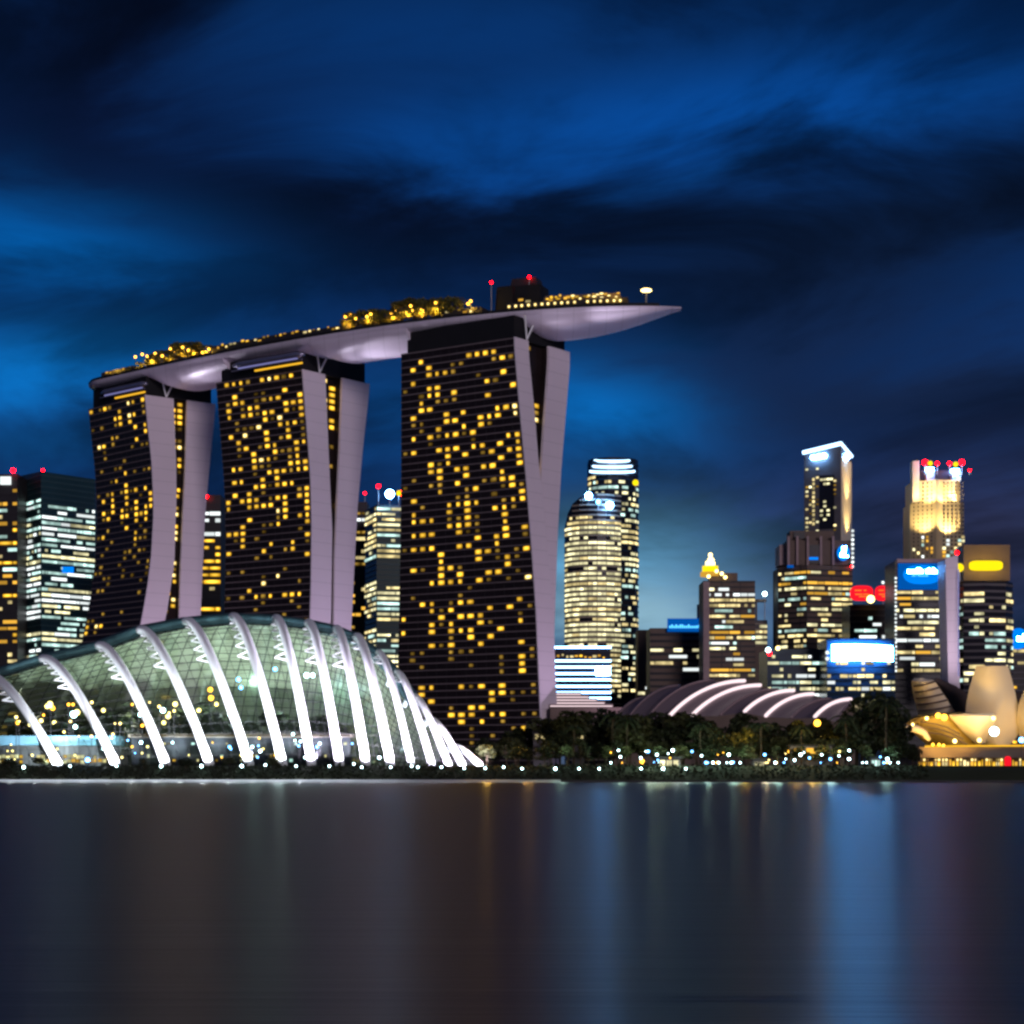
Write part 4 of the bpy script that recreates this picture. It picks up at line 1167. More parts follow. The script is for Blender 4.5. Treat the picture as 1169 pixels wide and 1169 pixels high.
# --- left edge
r_, z_ = office('office_tower', 'narrow dark tower at the left edge, red beacon and white sign on top', [(-30, 1290), (20, 1285)], 541, 40, 'dark_wall', 'dark_wall', 4.0, 3.0, .5, 3, ('w_orange', 'w_warm', 'w_gold', 'w_cool'), seed=3, ledge_h=.8)
part_box(r_, 'rooftop_sign', 0, 12, 544, 553, 1283, 1.5, 'w_white')
part_ball(r_, 'beacon', 15, 537, 1284, 2.2, 'beacon', 541)
r_, z_ = office('office_tower', 'teal glass tower with slanting roofline and cool white floors, left of the hotel', [(20, 1325), (47, 1290), (108, 1322)], 540, 45, 'teal_glass', 'teal_ledge', 3.4, 2.4, 1.0, 6, COOL, ztops=[544, 538, 547], lit_y=(574, 760), ledge_h=.9, seed=8)
part_ball(r_, 'beacon', 49, 537, 1300, 1.3, 'beacon')
part_box(r_, 'blue_panel', 68, 84, 647, 654, 1302, .5, 'sign_blue')
r_, z_ = office('office_tower', 'dark sliver of a tower with gold windows between left and middle hotel towers', [(226, 1420), (252, 1420)], 565, 40, 'dark_wall', 'dark_wall', 4.6, 3.6, 1.0, 3, ('w_gold', 'w_warm', 'w_gold', 'w_white'), lit_y=(575, 700), seed=5)
part_ball(r_, 'beacon', 236, 567, 1418, 1.6, 'beacon')
r_, z_ = office('office_tower', 'dark brown tower with few amber windows seen just right of the middle hotel tower', [(392, 1400), (419, 1400)], 573, 40, 'dark_wall', 'dark_wall', 4.2, 3.4, .45, 2, ('w_warm', 'w_orange', 'w_white', 'w_dim'), seed=16)
part_ball(r_, 'beacon', 416.5, 563, 1398, 1.2, 'beacon', 573)
r_, z_ = office('office_tower', 'green glass tower with dazzling white roof light, between middle and right hotel towers', [(417, 1352), (430, 1320), (462, 1325)], 577, 45, 'green_glass', 'teal_ledge', 3.3, 2.6, 1.1, 5, ('w_cream', 'w_cream', 'w_cool', 'w_warm'), ztops=[583, 576, 577], ledge_h=.8, seed=22, skip=[(645, 668), (709, 722)])
part_ball(r_, 'roof_light', 445, 564, 1318, 2.7, 'glare', 577)
part_ball(r_, 'beacon', 460, 563, 1318, 3.6, 'beacon', 577)
part_ball(r_, 'beacon', 432, 555, 1318, 1.8, 'beacon', 577)
part_ball(r_, 'warm_lamp', 455.5, 563, 1314, 1.8, 'sign_yellow', 577)

# --- right of the hotel: striped podium block
D = 1000
r_ = empty('striped_building', (X(663, D), D, GZ), 'low building ringed by white light bands just right of the right hotel tower foot', 'building')
part_box(r_, 'wall', 624, 697, 740, 822, D, 40, 'black_glass')
for y in (739, 754.5, 761.5, 769, 776, 783.5, 790.5, 797):
    part_box(r_, 'light_band', 623, 697.5, y - 1.0, y + 1.0, D - .6, .55, 'strip_white')
part_box(r_, 'screen', 680, 696, 761, 771, D - .9, .8, 'sign_white')
wins = [(P(632 + 5.2 * k, 750 + random.uniform(-2.5, 1), D - .2), Vector((1, 0, 0)), Vector((0, 0, 1)), random.uniform(.8, 2.0), random.uniform(.7, 1.3), random.choice(['w_gold', 'w_orange', 'w_warm'])) for k in range(12)]
put_windows(r_, wins)
# stepped pink terraces at its foot
r_ = empty('stepped_terrace', (X(655, 900), 905, GZ), 'pinkish lit stepped terraces between the hotel tower foot and the arched hall roof', 'building')
for k in range(5):
    part_box(r_, 'terrace_step', 628, 664 + 9 * k, 790 + 3.4 * k, 793.2 + 3.4 * k, 930 - 8 * k, 8.0, 'pink_wall')
    part_box(r_, 'light_band', 628, 663 + 9 * k, 792.0 + 3.4 * k, 793.0 + 3.4 * k, 929.6 - 8 * k, .35, 'strip_pink')
part_box(r_, 'wall', 628, 712, 807.5, 830, 893, 30, 'brown_wall')

# --- round tower
def arc(pxc, rx, Dc, rd, a0, a1, n):
    return [(pxc + rx * math.sin(a0 + (a1 - a0) * k / n), Dc - rd * math.cos(a0 + (a1 - a0) * k / n)) for k in range(n + 1)]
D = 1640
r_ = empty('round_tower', (X(688, D), D, GZ), 'tall rounded bright tower with white ringed crown, right of the right hotel tower', 'tower')
def round_body(pxc, rx, ytop, Dc, wall, ledge, p, pal, seed, lit_y, a0=-1.5, a1=1.5, n=9, fh=4.3, run=3, ztops=None, name='wall'):
    pts = arc(pxc, rx, Dc, rx / F * Dc, a0, a1, n)
    poly = [(X(px, d), d) for px, d in pts]; zt = Zy(ytop, Dc)
    tops = [Zy(y, Dc) for y in ztops] if ztops else [zt] * len(poly)
    back = [(poly[-1][0], Dc + 20), (poly[0][0], Dc + 20)]
    b = MB(); b.prism(poly + back, GZ, tops + [tops[-1], tops[0]]); wo = b.build(name, M[wall], r_)
    lb = MB(); wins = []; rnd = random.Random(seed)
    for fi, ((xa, ya), (xb, yb)) in enumerate(zip(poly, poly[1:])):
        a = Vector((xb - xa, yb - ya, 0)); L = a.length; a.normalize(); nn = Vector((a.y, -a.x, 0))
        zt_ = min(tops[fi], tops[fi + 1])
        for k in range(1, int((zt_ - GZ) / fh) + 1):
            z = GZ + k * fh
            lb.obox(Vector(((xa + xb) / 2, (ya + yb) / 2, z - .5)) + nn * .2, a * (L / 2 + .08), nn * .4, Vector((0, 0, .55)))
        nb = max(1, int(round(L / 3.2))); bw = L / nb
        for k in range(int((zt_ - GZ) / fh)):
            rr = random.Random(seed * 1000 + k)
            pf = p * rr.choice([.5, .9, 1.1, 1.3]); pr = rr.choice(pal)
            zc = GZ + (k + .42) * fh; yp = HY - (zc - CZ) / ya * F
            if not (lit_y[0] < yp < lit_y[1]): continue
            i = 0
            while i < nb:
                if rnd.random() < pf:
                    ln = min(nb - i, rnd.randint(1, run))
                    wins.append((Vector((xa, ya, zc)) + a * bw * (i + ln / 2) + nn * .35, a, Vector((0, 0, 1)), bw * ln - .4, fh * .5, pr if rnd.random() < .8 else rnd.choice(pal))); i += ln
                else: i += 1
    lb.build('floor_band', M[ledge], r_)
    return wins
w1 = round_body(700, 28.5, 526, D + 30, 'black_glass', 'navy_glass', .48, ('w_cream', 'w_cool', 'w_warm'), 31, (545, 800), n=7)
w2 = round_body(680, 35, 566, D - 5, 'black_glass', 'cream', .95, ('w_cream', 'w_cream', 'w_warm', 'w_cream'), 33, (590, 800), -1.45, .95, n=8, fh=3.9,
                ztops=[600, 588, 578, 572, 569, 567, 567, 567, 567])
put_windows(r_, sorted(w1 + w2, key=lambda q: random.random()))
for k, (y, hw) in enumerate(((525.5, 20), (532, 22), (538, 25))):
    pts = [P(699 + hw * math.sin(t), y + 1.2 * math.cos(t), D + 20 - hw / F * D * math.cos(t)) for t in [(-1.5 + 3.0 * q / 14) for q in range(15)]]
    b = MB(); b.tube(pts, 1.0, 6); b.build('crown_ring', M['strip_crown'], r_)
b = MB(); pp = [(X(699, D) + 15.5 * math.cos(t), D + 20 + 12 * math.sin(t)) for t in [2 * math.pi * q / 14 for q in range(14)]]
b.prism(pp, Zy(540, D), Zy(523, D)); b.build('crown_drum', M['steel'], r_)
part_ball(r_, 'flood_lamp', 672, 566, D - 30, 2.6, 'glare', 575); part_ball(r_, 'flood_lamp', 696, 577, D - 32, 2.8, 'glare', 583)
part_ball(r_, 'flood_lamp', 683, 573, D - 34, 1.8, 'lamp_blue', 583)
part_ball(r_, 'amber_lamp', 725.5, 551, D, 2.4, 'sign_yellow', 560)

r_, z_ = office('office_building', 'thin plain grey-brown slab right behind the rounded bright tower', [(728, 1600), (745, 1600)], 719, 30, 'brown_wall', 'brown_wall', 4, 4, .05, 1, MIXP, seed=41)
r_, z_ = office('office_building', 'low brown block with long blue rooftop sign between the round tower and gold-crowned tower', [(742, 1500), (806, 1500)], 717, 40, 'brown_wall', 'black_glass', 4.6, 3.2, .30, 4, ('w_cream', 'w_cool', 'w_white', 'w_warm'), ledge_h=1.8, seed=43, lit_y=(730, 770))
s_ = part_box(r_, 'rooftop_sign', 762, 803, 706, 721, 1496, 2, 'sign_deep_blue'); marks(s_, 764, 802, 713, 717, 1496, 'sign_cyan', 3, 16)
part_box(r_, 'rooftop_fin', 796, 803, 690, 706, 1500, 4, 'navy_panel')

D = 1450
r_, z_ = office('office_tower', 'stepped brown tower with blazing gold crown and little spire on its left corner', [(803, D), (862, D)], 663, 36, 'brown_wall', 'dark_wall', 3.7, 2.4, .75, 5, MIXP, ledge_h=1.2, seed=47, lit_y=(672, 776), mull=5)
part_box(r_, 'corner_pier', 803, 810, 664, 790, D - 1.2, 6, 'pink_wall')
part_box(r_, 'side_wing', 862.2, 876, 737, 800, D, 30, 'brown_wall')
part_box(r_, 'roof_house', 810, 842, 654, 663, D + 4, 12, 'brown_wall')
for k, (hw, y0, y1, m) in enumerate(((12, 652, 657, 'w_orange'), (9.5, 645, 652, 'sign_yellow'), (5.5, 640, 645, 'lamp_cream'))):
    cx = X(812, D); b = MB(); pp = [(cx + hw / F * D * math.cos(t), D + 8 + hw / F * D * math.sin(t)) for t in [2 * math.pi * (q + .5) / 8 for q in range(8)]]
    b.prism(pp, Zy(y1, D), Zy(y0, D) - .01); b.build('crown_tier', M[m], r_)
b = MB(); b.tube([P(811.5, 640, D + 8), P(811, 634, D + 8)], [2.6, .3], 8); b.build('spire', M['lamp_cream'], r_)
part_ball(r_, 'spire_ball', 811, 633.5, D + 8, 1.4, 'lamp_cream')
for px, py in ((818, 652), (809, 658), (824, 655), (828, 659)): part_ball(r_, 'crown_lamp', px, py, D - 1, 1.2, 'lamp_cream')
r_, z_ = office('office_building', 'slender lit block with a lamp on a mast behind the gold-crowned tower', [(862, 1560), (876, 1560)], 708, 30, 'grey_wall', 'cream', 4, 3, .95, 3, CREAM, seed=48, lit_y=(705, 735))
part_box(r_, 'roof_frame', 863, 875, 684, 687, 1560, 6, 'brown_wall'); part_box(r_, 'roof_frame', 863, 864.5, 687.05, 708, 1560, 4, 'brown_wall')
part_ball(r_, 'mast_lamp', 873, 678, 1558, 1.6, 'lamp_white', 708)

r_, z_ = office('office_building', 'low navy glass block below the stepped brown tower, cool lights and red beacon at left', [(876, 1180), (945, 1180)], 741, 40, 'navy_glass', 'navy_glass', 3.6, 2.2, .70, 3, ('w_cool', 'w_cream', 'w_white'), seed=53, lit_y=(745, 800))
part_ball(r_, 'beacon', 878.5, 746, 1178, 1.6, 'beacon'); part_ball(r_, 'roof_lamp', 877, 742, 1178, 1.3, 'lamp_white'); part_ball(r_, 'roof_lamp', 888, 740, 1178, 1.2, 'lamp_cream')

# stepped brown tower
D = 1520
r_, z_ = office('office_tower', 'broad brown tower with stepped top and white-on-blue emblem, in front of the tall slab tower', [(889, D + 18), (921, D), (973, D + 10)], 645, 34, 'brown_wall', 'dark_wall', 3.8, 2.6, .78, 4, ('w_warm', 'w_cream', 'w_warm', 'w_orange', 'w_cool'), ledge_h=1.3, seed=59, lit_y=(648, 745), mull=7)
part_box(r_, 'upper_storey', 890, 898, 622, 645, D + 20, 26, 'pink_wall'); part_box(r_, 'upper_storey', 898.2, 972, 617, 645, D + 14, 26, 'brown_wall')
part_box(r_, 'top_storey', 902, 952, 606, 617, D + 18, 20, 'brown_wall')
for px in (899, 909, 921, 936, 950): part_box(r_, 'pier', px, px + 2.6, 612, 645, D + 11.5, 2.4, 'pink_wall')
part_box(r_, 'dark_opening', 923, 935.6, 622, 643, D + 12.5, 1.4, 'black_glass'); part_box(r_, 'dark_opening', 906, 919, 607.5, 615, D + 16.5, 1.4, 'black_glass')
part_box(r_, 'blue_light', 899, 906, 645, 648, D + 6, 1.5, 'sign_deep_blue'); part_box(r_, 'blue_light', 924, 934, 636, 639, D + 11.5, .9, 'sign_blue')
b = MB(); pp = [P(963 + 7.2 * math.cos(t), 631 - 9 * math.sin(t), D + 6) for t in [2 * math.pi * q / 16 for q in range(16)]]
b.add(pp + [p + Vector((0, 1.5, 0)) for p in pp], [tuple(range(16)), tuple(range(31, 15, -1))] + [(q, (q + 1) % 16, 16 + (q + 1) % 16, 16 + q) for q in range(16)])
s_ = b.build('emblem_sign', M['sign_blue'], r_)
b = MB()
ol = [(961.2, 624.2), (966.5, 623.6), (966, 626), (965, 633.8), (968.6, 634.2), (968.4, 636), (959.2, 635.6), (959.4, 631.4), (961.6, 629.5)]
fr = [P(x, y, D + 5.6) for x, y in ol]; n_ = len(ol)
b.add(fr + [p + Vector((0, .39, 0)) for p in fr], [tuple(range(n_)), tuple(range(2 * n_ - 1, n_ - 1, -1))] + [(q, (q + 1) % n_, n_ + (q + 1) % n_, n_ + q) for q in range(n_)])
b.build('emblem', M['sign_white'], s_)
for k in range(9): part_ball(r_, 'edge_lamp', 973.4, 606 + 5.1 * k, D + 9, 1.1, 'w_white')
part_ball(r_, 'beacon', 972, 646.5, D + 8, 1.0, 'beacon')

# tall slab tower
D = 1640
r_ = empty('slab_tower', (X(945, D), D, GZ), 'tallest pale slab tower with white outlined crown behind the stepped brown tower', 'tower')
pl = [(X(918, D + 16), D + 16), (X(960, D), D), (X(972, D + 40), D + 40), (X(932, D + 62), D + 62)]
b = MB(); b.prism(pl, GZ, [Zy(515, D), Zy(508, D), Zy(514, D), Zy(520, D)]); b.build('wall', M['grey_wall'], r_)
pa_, pb_ = Vector(pl[1]).to_3d(), Vector(pl[2]).to_3d(); tt_ = (pb_ - pa_).normalized(); nn_ = Vector((tt_.y, -tt_.x, 0))
b = MB(); zc_ = (Zy(514, D) - 4 + 90) / 2; b.obox((pa_ + pb_) / 2 + Vector((0, 0, zc_)) + nn_ * .2, (pb_ - pa_) * .48, nn_ * .19, Vector((0, 0, zc_ - 90))); b.build('lit_side_sheet', M['petal'], r_)  # pale sheet puts the floodlit brightness into this face's colour
def on_face(k, f, y, push=.0):
    a, c = Vector(pl[k]).to_3d(), Vector(pl[k + 1]).to_3d(); t = (c - a).normalized(); nn = Vector((t.y, -t.x, 0)); p = a.lerp(c, f)
    return Vector((p.x, p.y, Zy(y, D))) + nn * push, t, nn
pa, t, nn = on_face(0, .62, 572, .1)
b = MB(); b.obox(pa, t * 6.2, nn * .2, Vector((0, 0, 21))); b.build('glazed_strip', M['black_glass'], r_)
wins = []
for k in range(11): 
    p, t, nn = on_face(0, .26, 545 + 5.1 * k, .3); wins.append((p, t, Vector((0, 0, 1)), 2.0, 2.2, 'w_warm'))
rnd = random.Random(3)
for k in range(11):
    for q in range(4):
        if rnd.random() < (.8 if k in (0, 7, 8) else .12):
            p, t, nn = on_face(0, .48 + .09 * q, 546 + 5.1 * k, .5); wins.append((p, t, Vector((0, 0, 1)), 2.4, 1.7, 'w_cream'))
for k in range(15):
    for q in range(9):
        f_ = .08 + .095 * q
        if .42 < f_ < .84 or abs(f_ - .26) < .06: continue
        if rnd.random() < .55:
            p, t, nn = on_face(0, f_, 533 + 5.1 * k, .3); wins.append((p, t, Vector((0, 0, 1)), 2.2, 1.6, rnd.choice(['w_dim', 'w_dim', 'w_warm', 'w_cream'])))
for k in range(26):
    p, t, nn = on_face(1, .35, 525 + 4.2 * k, .3)
    if rnd.random() < .8: wins.append((p, t, Vector((0, 0, 1)), 5.0, 1.2, 'w_dim'))
put_windows(r_, wins)
c0, c1, c2 = [Vector((p[0], p[1], Zy(y, D) + 1.2)) for p, y in zip(pl[:3], (515, 508, 514))]
b = MB(); b.tube([c0 - Vector((1, 0, 0)), c1, c2], 1.5, 8); b.build('crown_light', M['strip_crown'], r_)
for f, y in ((.28, 520), (.42, 519.5), (.55, 519)):
    p, t, nn = on_face(0, f, y, 1.0); b = MB(); b.sphere(p, 2.6, 10, 6, .7); b.build('flood_lamp', M['glare'], r_)
p, t, nn = on_face(1, .4, 518, 1.0); b = MB(); b.sphere(p, 2.6); b.build('flood_lamp', M['glare'], r_)
for y_, y2 in ((612, 575), (575, 535)):
  p, t, nn = on_face(1, .5, y_, 12.0)
  spot('wall_floodlight', p, on_face(1, .5, y2)[0], 60000, (1, .70, .28), 90, .8, 1, r_)
p, t, nn = on_face(0, .3, 523, 9.0)
spot('wall_floodlight', p + Vector((0, 0, -2)), on_face(0, .4, 516)[0], 3500, (.8, .95, 1), 110, .8, 1, r_)

# wide building with white sign
D = 1150
r_, z_ = office('office_building', 'wide dark blue block carrying a dazzling white curved sign, left of the blue-signed tower', [(944, D), (1022, D - 4)], 729, 36, 'navy_glass', 'navy_glass', 3.5, 2.2, .70, 2, ('w_cream', 'w_white', 'w_warm'), seed=67, lit_y=(757, 800), ledge_h=.6)
b = MB(); rows = [[], []]
for k in range(13):
    f = k / 12; px = 950 + 70 * f; d = D - 2.5 - 3.0 * math.sin(math.pi * f); cv = 1.2 * math.sin(math.pi * f * .9)
    rows[0].append(P(px, 736 + 2.2 * f - cv, d)); rows[1].append(P(px, 754.5 + 1.0 * f - cv, d))
b.grid(rows); s_ = b.build('sign', M['sign_white'], r_)
so = s_.modifiers.new('thick', 'SOLIDIFY'); so.thickness = 1.2; so.offset = 1
b = MB()
for k in range(9): b.box(X(988 + 1.6 * k, D), X(989.1 + 1.6 * k, D), D - 6.6, D - 6.2, Zy(746, D), Zy(744.5 - (k % 3) * .4, D))
b.build('lettering', mat('sign_grey', (.55, .6, .75), .5), s_)
for px, yy in ((944.5, 745), (944.5, 752)): part_ball(r_, 'wall_lamp', px, yy, D - 1, 1.1, 'w_white')

r_, z_ = office('office_tower', 'dark tower with two red rooftop signs between the stepped tower and the blue-signed tower', [(970, 1400), (1022, 1400)], 690, 34, 'black_glass', 'dark_wall', 4.1, 3.0, .62, 4, MIXP, seed=71, lit_y=(692, 735), ledge_h=1.1)
for a_, b_, sd_ in ((971, 997, 1), (999.5, 1019, 2)):
    cxm, hw = (a_ + b_) / 2, (b_ - a_) / 2
    ol = []
    for q in range(20):
        t = 2 * math.pi * q / 20; ol.append(P(cxm + hw * math.copysign(abs(math.cos(t)) ** .6, math.cos(t)), 677 - 8.5 * math.copysign(abs(math.sin(t)) ** .7, math.sin(t)), 1396))
    b = MB(); n_ = 20
    b.add(ol + [p + Vector((0, 3, 0)) for p in ol], [tuple(range(n_)), tuple(range(2 * n_ - 1, n_ - 1, -1))] + [(q, (q + 1) % n_, n_ + (q + 1) % n_, n_ + q) for q in range(n_)])
    s_ = b.build('rooftop_sign', M['sign_red'], r_)
    b = MB()
    for yy, f0, f1 in ((674, -.75, -.05), (674, .2, .45), (678.5, -.7, .05), (678.5, .15, .7), (681, -.3, .6)):
        b.box(X(cxm + hw * f0 * .85, 1396), X(cxm + hw * f1 * .85, 1396), 1395.5, 1395.99, Zy(yy + .5, 1396), Zy(yy - .5, 1396))
    b.build('lettering', M['sign_orange'], s_)
part_ball(r_, 'roof_lamp', 994, 684, 1394, 2.6, 'lamp_cream'); part_ball(r_, 'roof_lamp', 1008, 665, 1400, 1.0, 'w_white', 690)

# blue sign tower and pale pylon
D = 1300
r_, z_ = office('office_tower', 'dark tower crowned by a big glowing blue sign with white lettering', [(1022, D), (1081, D)], 640, 36, 'black_glass', 'dark_wall', 3.7, 2.4, .85, 4, ('w_warm', 'w_cream', 'w_warm', 'w_orange', 'w_white'), seed=77, lit_y=(676, 772), ledge_h=1.0)
s_ = part_box(r_, 'sign', 1025.5, 1078, 643, 673, D - 1.6, 1.4, 'sign_deep_blue')
b = MB(); ol = [P(1053 + 22 * math.copysign(abs(math.cos(t)) ** .7, math.cos(t)), 656 - 11 * math.sin(t), D - 1.9) for t in [2 * math.pi * q / 20 for q in range(20)]]
b.add(ol + [p + Vector((0, .28, 0)) for p in ol], [tuple(range(20)), tuple(range(39, 19, -1))] + [(q, (q + 1) % 20, 20 + (q + 1) % 20, 20 + q) for q in range(20)])
b.build('glowing_panel', M['sign_blue'], s_)
m_ = marks(s_, 1036, 1070, 648.5, 654.5, D - 2.0, 'sign_white', 5, 13, .22); m2 = marks(s_, 1041, 1060, 656, 658, D - 2.0, 'sign_cyan', 6, 8)
part_box(r_, 'roof_rim', 1024, 1080, 638, 642, D - .8, 5, 'pink_wall')
for k in range(24): part_ball(r_, 'edge_lamp', 1022.6, 660 + 4.6 * k, D - 1, .75, 'w_white')
D = 1240
r_ = empty('pale_pylon', (X(1088, D), D, GZ), 'tall narrow lilac slab with red beacon between blue-signed and yellow-signed towers', 'tower')
b = MB(); b.hexa([P(1083, 790, D), P(1096, 790, D - 4), P(1096, 790, D - 4) + Vector((0, 22, 0)), P(1083, 790, D) + Vector((0, 22, 0)),
                  P(1079, 638, D), P(1093.5, 633, D - 4), P(1093.5, 633, D - 4) + Vector((0, 22, 0)), P(1079, 638, D) + Vector((0, 22, 0))]); b.build('wall', M['end_wall'], r_)
spot('wall_floodlight', P(1092, 800, D - 60), P(1088, 700, D - 2), 160000, (1, .82, 1), 70, .9, 1, r_)  # added lamp that brightens the pylon wall
part_ball(r_, 'beacon', 1092.5, 631, D - 2, 1.7, 'beacon'); part_box(r_, 'edge_light', 1093.9, 1095.0, 650, 772, D - 6, 1.0, 'glow_lilac')

# floodlit gold tower
D = 1600
r_ = empty('floodlit_tower', (X(1071, D), D, GZ), 'tall gold floodlit tower with red roof beacons behind the blue-signed tower', 'tower')
def oct_body(px0, px1, y0, y1, name, m, Dd=D, dep=34):
    x0, x1 = X(px0, Dd), X(px1, Dd); c = 5.0
    pl_ = [(x0, Dd + c), (x0 + (x1 - x0) * .42, Dd - 8), (x0 + (x1 - x0) * .50, Dd - 6), (x1 - c, Dd - 5), (x1, Dd + c), (x1, Dd + dep), (x0, Dd + dep)]
    b = MB(); b.prism(pl_, Zy(y1, Dd), Zy(y0, Dd)); return b.build(name, M[m], r_)
oct_body(1040.5, 1102, 574, 800, 'lower_shaft', 'gold_stone')
oct_body(1043, 1098, 549, 573.9, 'upper_shaft', 'gold_stone')
part_box(r_, 'corner_pier', 1042, 1049.5, 526, 573, D - 3, 10, 'cream')
part_box(r_, 'roof_house', 1051, 1094, 537, 549, D + 4, 24, 'dark_wall')
part_box(r_, 'corner_pier', 1087, 1097, 539, 548.9, D - 4, 8, 'cream'); part_box(r_, 'corner_pier', 1058, 1067, 536, 548.9, D - 4, 7, 'pink_wall')
for px, py in ((1062, 535.5), (1091, 537)):
    part_box(r_, 'roof_lamp', px - 4, px + 4, py - 1.6, py + 1.6, D - 8, 4, 'sign_white')
for px, py, rr in ((1056, 528, 3.2), (1070, 529, 2.2), (1084, 529, 2.2), (1098, 528, 3.2), (1107, 537, 1.4)):
    part_ball(r_, 'beacon', px, py, D - 4, rr, 'beacon', 542)
for px, py in ((1062, 529), (1091, 530)): part_ball(r_, 'amber_lamp', px, py, D - 8, 2.0, 'sign_yellow')
dark = []; wins = []; rnd = random.Random(9)
for k in range(54):
    y = 551 + 4.4 * k
    if y > 700: break
    for q in range(13):
        px = 1043.5 + q * 4.45
        if 1064 < px < 1071: continue
        dd = D - 8.4 if px < 1068 else D - 6.6
        if px < 1064: dd = D + 5 - 13 * (px - 1040.5) / 26 - .6
        if px > 1094: dd = D - 4
        dark.append((Vector((X(px + 1.0, D), dd + .1, Zy(y + 1.15, D))), Vector((1, 0, 0)), Vector((0, 0, 1)), 1.35, 1.55, 'dark_wall'))
        if y > 612 and rnd.random() < .33: wins.append((Vector((X(px + 1, D), dd - .3, Zy(y + 1.1, D))), Vector((1, 0, 0)), Vector((0, 0, 1)), 2.4, 2.0, rnd.choice(MIXP)))
put_windows(r_, dark, 'window'); put_windows(r_, wins)
for px in (1058, 1092): point('beacon_light', P(px, 529, D - 14), 4500, (1, .01, .02), 1.5, r_)
for px, y0, y1, pw in ((1053, 611, 585, 46000), (1083, 611, 585, 46000), (1060, 572, 560, 26000), (1092, 572, 556, 40000), (1046, 574, 550, 26000), (1077, 572, 560, 16000)):
    spot('wall_floodlight', P(px, y0, D - 14), P(px, y1, D - 2), pw * 2.2, (1, .78, .36), 95, .8, .8, r_)

# yellow sign tower
D = 1340
pts_ = [(1092, D + 8), (1100, D - 2), (1124, D - 6), (1148, D - 2), (1156, D + 8)]
r_, z_ = office('office_tower', 'dark banded tower with big glowing yellow rooftop sign near the right edge', pts_, 663, 34, 'black_glass', 'grey_wall', 4.2, 2.8, .55, 5, ('w_cream', 'w_warm', 'w_cream', 'w_cool'), seed=83, lit_y=(676, 780), ledge_h=1.5)
part_box(r_, 'crown', 1100, 1153, 622, 662.9, D + 2, 26, 'brown_wall')
b = MB(); ol = [P(1126 + 19 * math.copysign(abs(math.cos(t)) ** .35, math.cos(t)), 645.5 - 5.6 * math.copysign(abs(math.sin(t)) ** .6, math.sin(t)), D - .5) for t in [2 * math.pi * q / 24 for q in range(24)]]
b.add(ol + [p + Vector((0, 2.4, 0)) for p in ol], [tuple(range(24)), tuple(range(47, 23, -1))] + [(q, (q + 1) % 24, 24 + (q + 1) % 24, 24 + q) for q in range(24)])
b.build('sign', M['sign_yellow'], r_)
for px in (1112, 1126, 1140): spot('sign_floodlight', P(px, 648, D - 16), P(px, 640, D + 2), 9000, (1, .66, .05), 120, .9, 1, r_)
part_ball(r_, 'amber_lamp', 1095.5, 648, D - 4, 2.8, 'sign_yellow', 664)
r_, z_ = office('office_building', 'lower dark block with round blue sign at the right edge of the photo', [(1150, 1420), (1200, 1420)], 738, 34, 'dark_wall', 'grey_wall', 4.1, 3.2, .40, 4, ('w_cream', 'w_warm', 'w_gold'), seed=89, ledge_h=1.0)
b = MB(); ol = [P(1163 + 11 * math.cos(t), 729 - 12 * math.sin(t), 1415) for t in [2 * math.pi * q / 18 for q in range(18)]]
b.add(ol + [p + Vector((0, 3, 0)) for p in ol], [tuple(range(18)), tuple(range(35, 17, -1))] + [(q, (q + 1) % 18, 18 + (q + 1) % 18, 18 + q) for q in range(18)])
s_ = b.build('sign', M['sign_blue'], r_); marks(s_, 1161, 1172, 724, 732, 1415, 'sign_white', 9, 5, .25)

# ================================================================== arched hall roof
hallr = empty('arched_hall', (X(830, 790), 800, GZ), 'long arched hall with bright white light strips curving over its ribbed roof', 'building')
arcs = [(700, 824, 740, 796, 0), (716, 822, 776, 783, 0), (738, 821, 815, 777, 0), (764, 819, 850, 778.5, 1), (790, 818, 868, 783.5, 1), (822, 817, 888, 787, 0), (850, 813.5, 906, 789.5, 1), (874, 818.5, 928, 793.5, 1), (903, 820, 948, 798, 0), (930, 819.5, 971, 799.5, 1), (955, 824, 976, 803, 0)]
def hall_arc(a, n=14, lift=0.0, up=0.0):
    x0, y0, x1, y1, _ = a
    out = []
    for k in range(n + 1):
        t = k / n; th = t * math.pi / 2
        px = x0 + (x1 - x0) * (1 - math.cos(th)) * .35 + (x1 - x0) * t * .65
        py = y0 + (y1 - y0) * math.sin(th)
        out.append(P(px, py, 775 + 45 * t) + Vector((0, -lift, up)))
    return out
for a0, a1 in zip(arcs, arcs[1:]):
    r0, r1 = hall_arc(a0), hall_arc(a1)
    rows = []
    for k in range(7):
        f = k / 6; sag = -1.4 * math.sin(math.pi * f)
        rows.append([p.lerp(q, f) + Vector((0, 0, sag)) for p, q in zip(r0, r1)])
    b = MB(); b.grid(rows)
    b.build('roof_panel', M['roof_metal'], hallr, smooth=True)
for a in arcs:
    p = hall_arc(a)
    if a[4]:
        b = MB(); b.tube([q + Vector((0, -.6, .45)) for q in p], .66, 8); b.build('light_strip', M['strip_pink'], hallr, smooth=True)
    else:
        b = MB(); b.tube([q + Vector((0, -.1, .2)) for q in p], .45, 6); b.build('roof_rib', M['pink_wall'], hallr, smooth=True)
b = MB()
fr = [hall_arc(a)[0] for a in arcs]
for p, q in zip(fr, fr[1:]):
    b.add([Vector((p.x, p.y, GZ)), Vector((q.x, q.y, GZ)), q - Vector((0, 0, .02)), p - Vector((0, 0, .02))], [(0, 1, 2, 3)])
b.build('wall', M['brown_wall'], hallr)
b = MB()
bk = [hall_arc(a)[-1] for a in arcs]
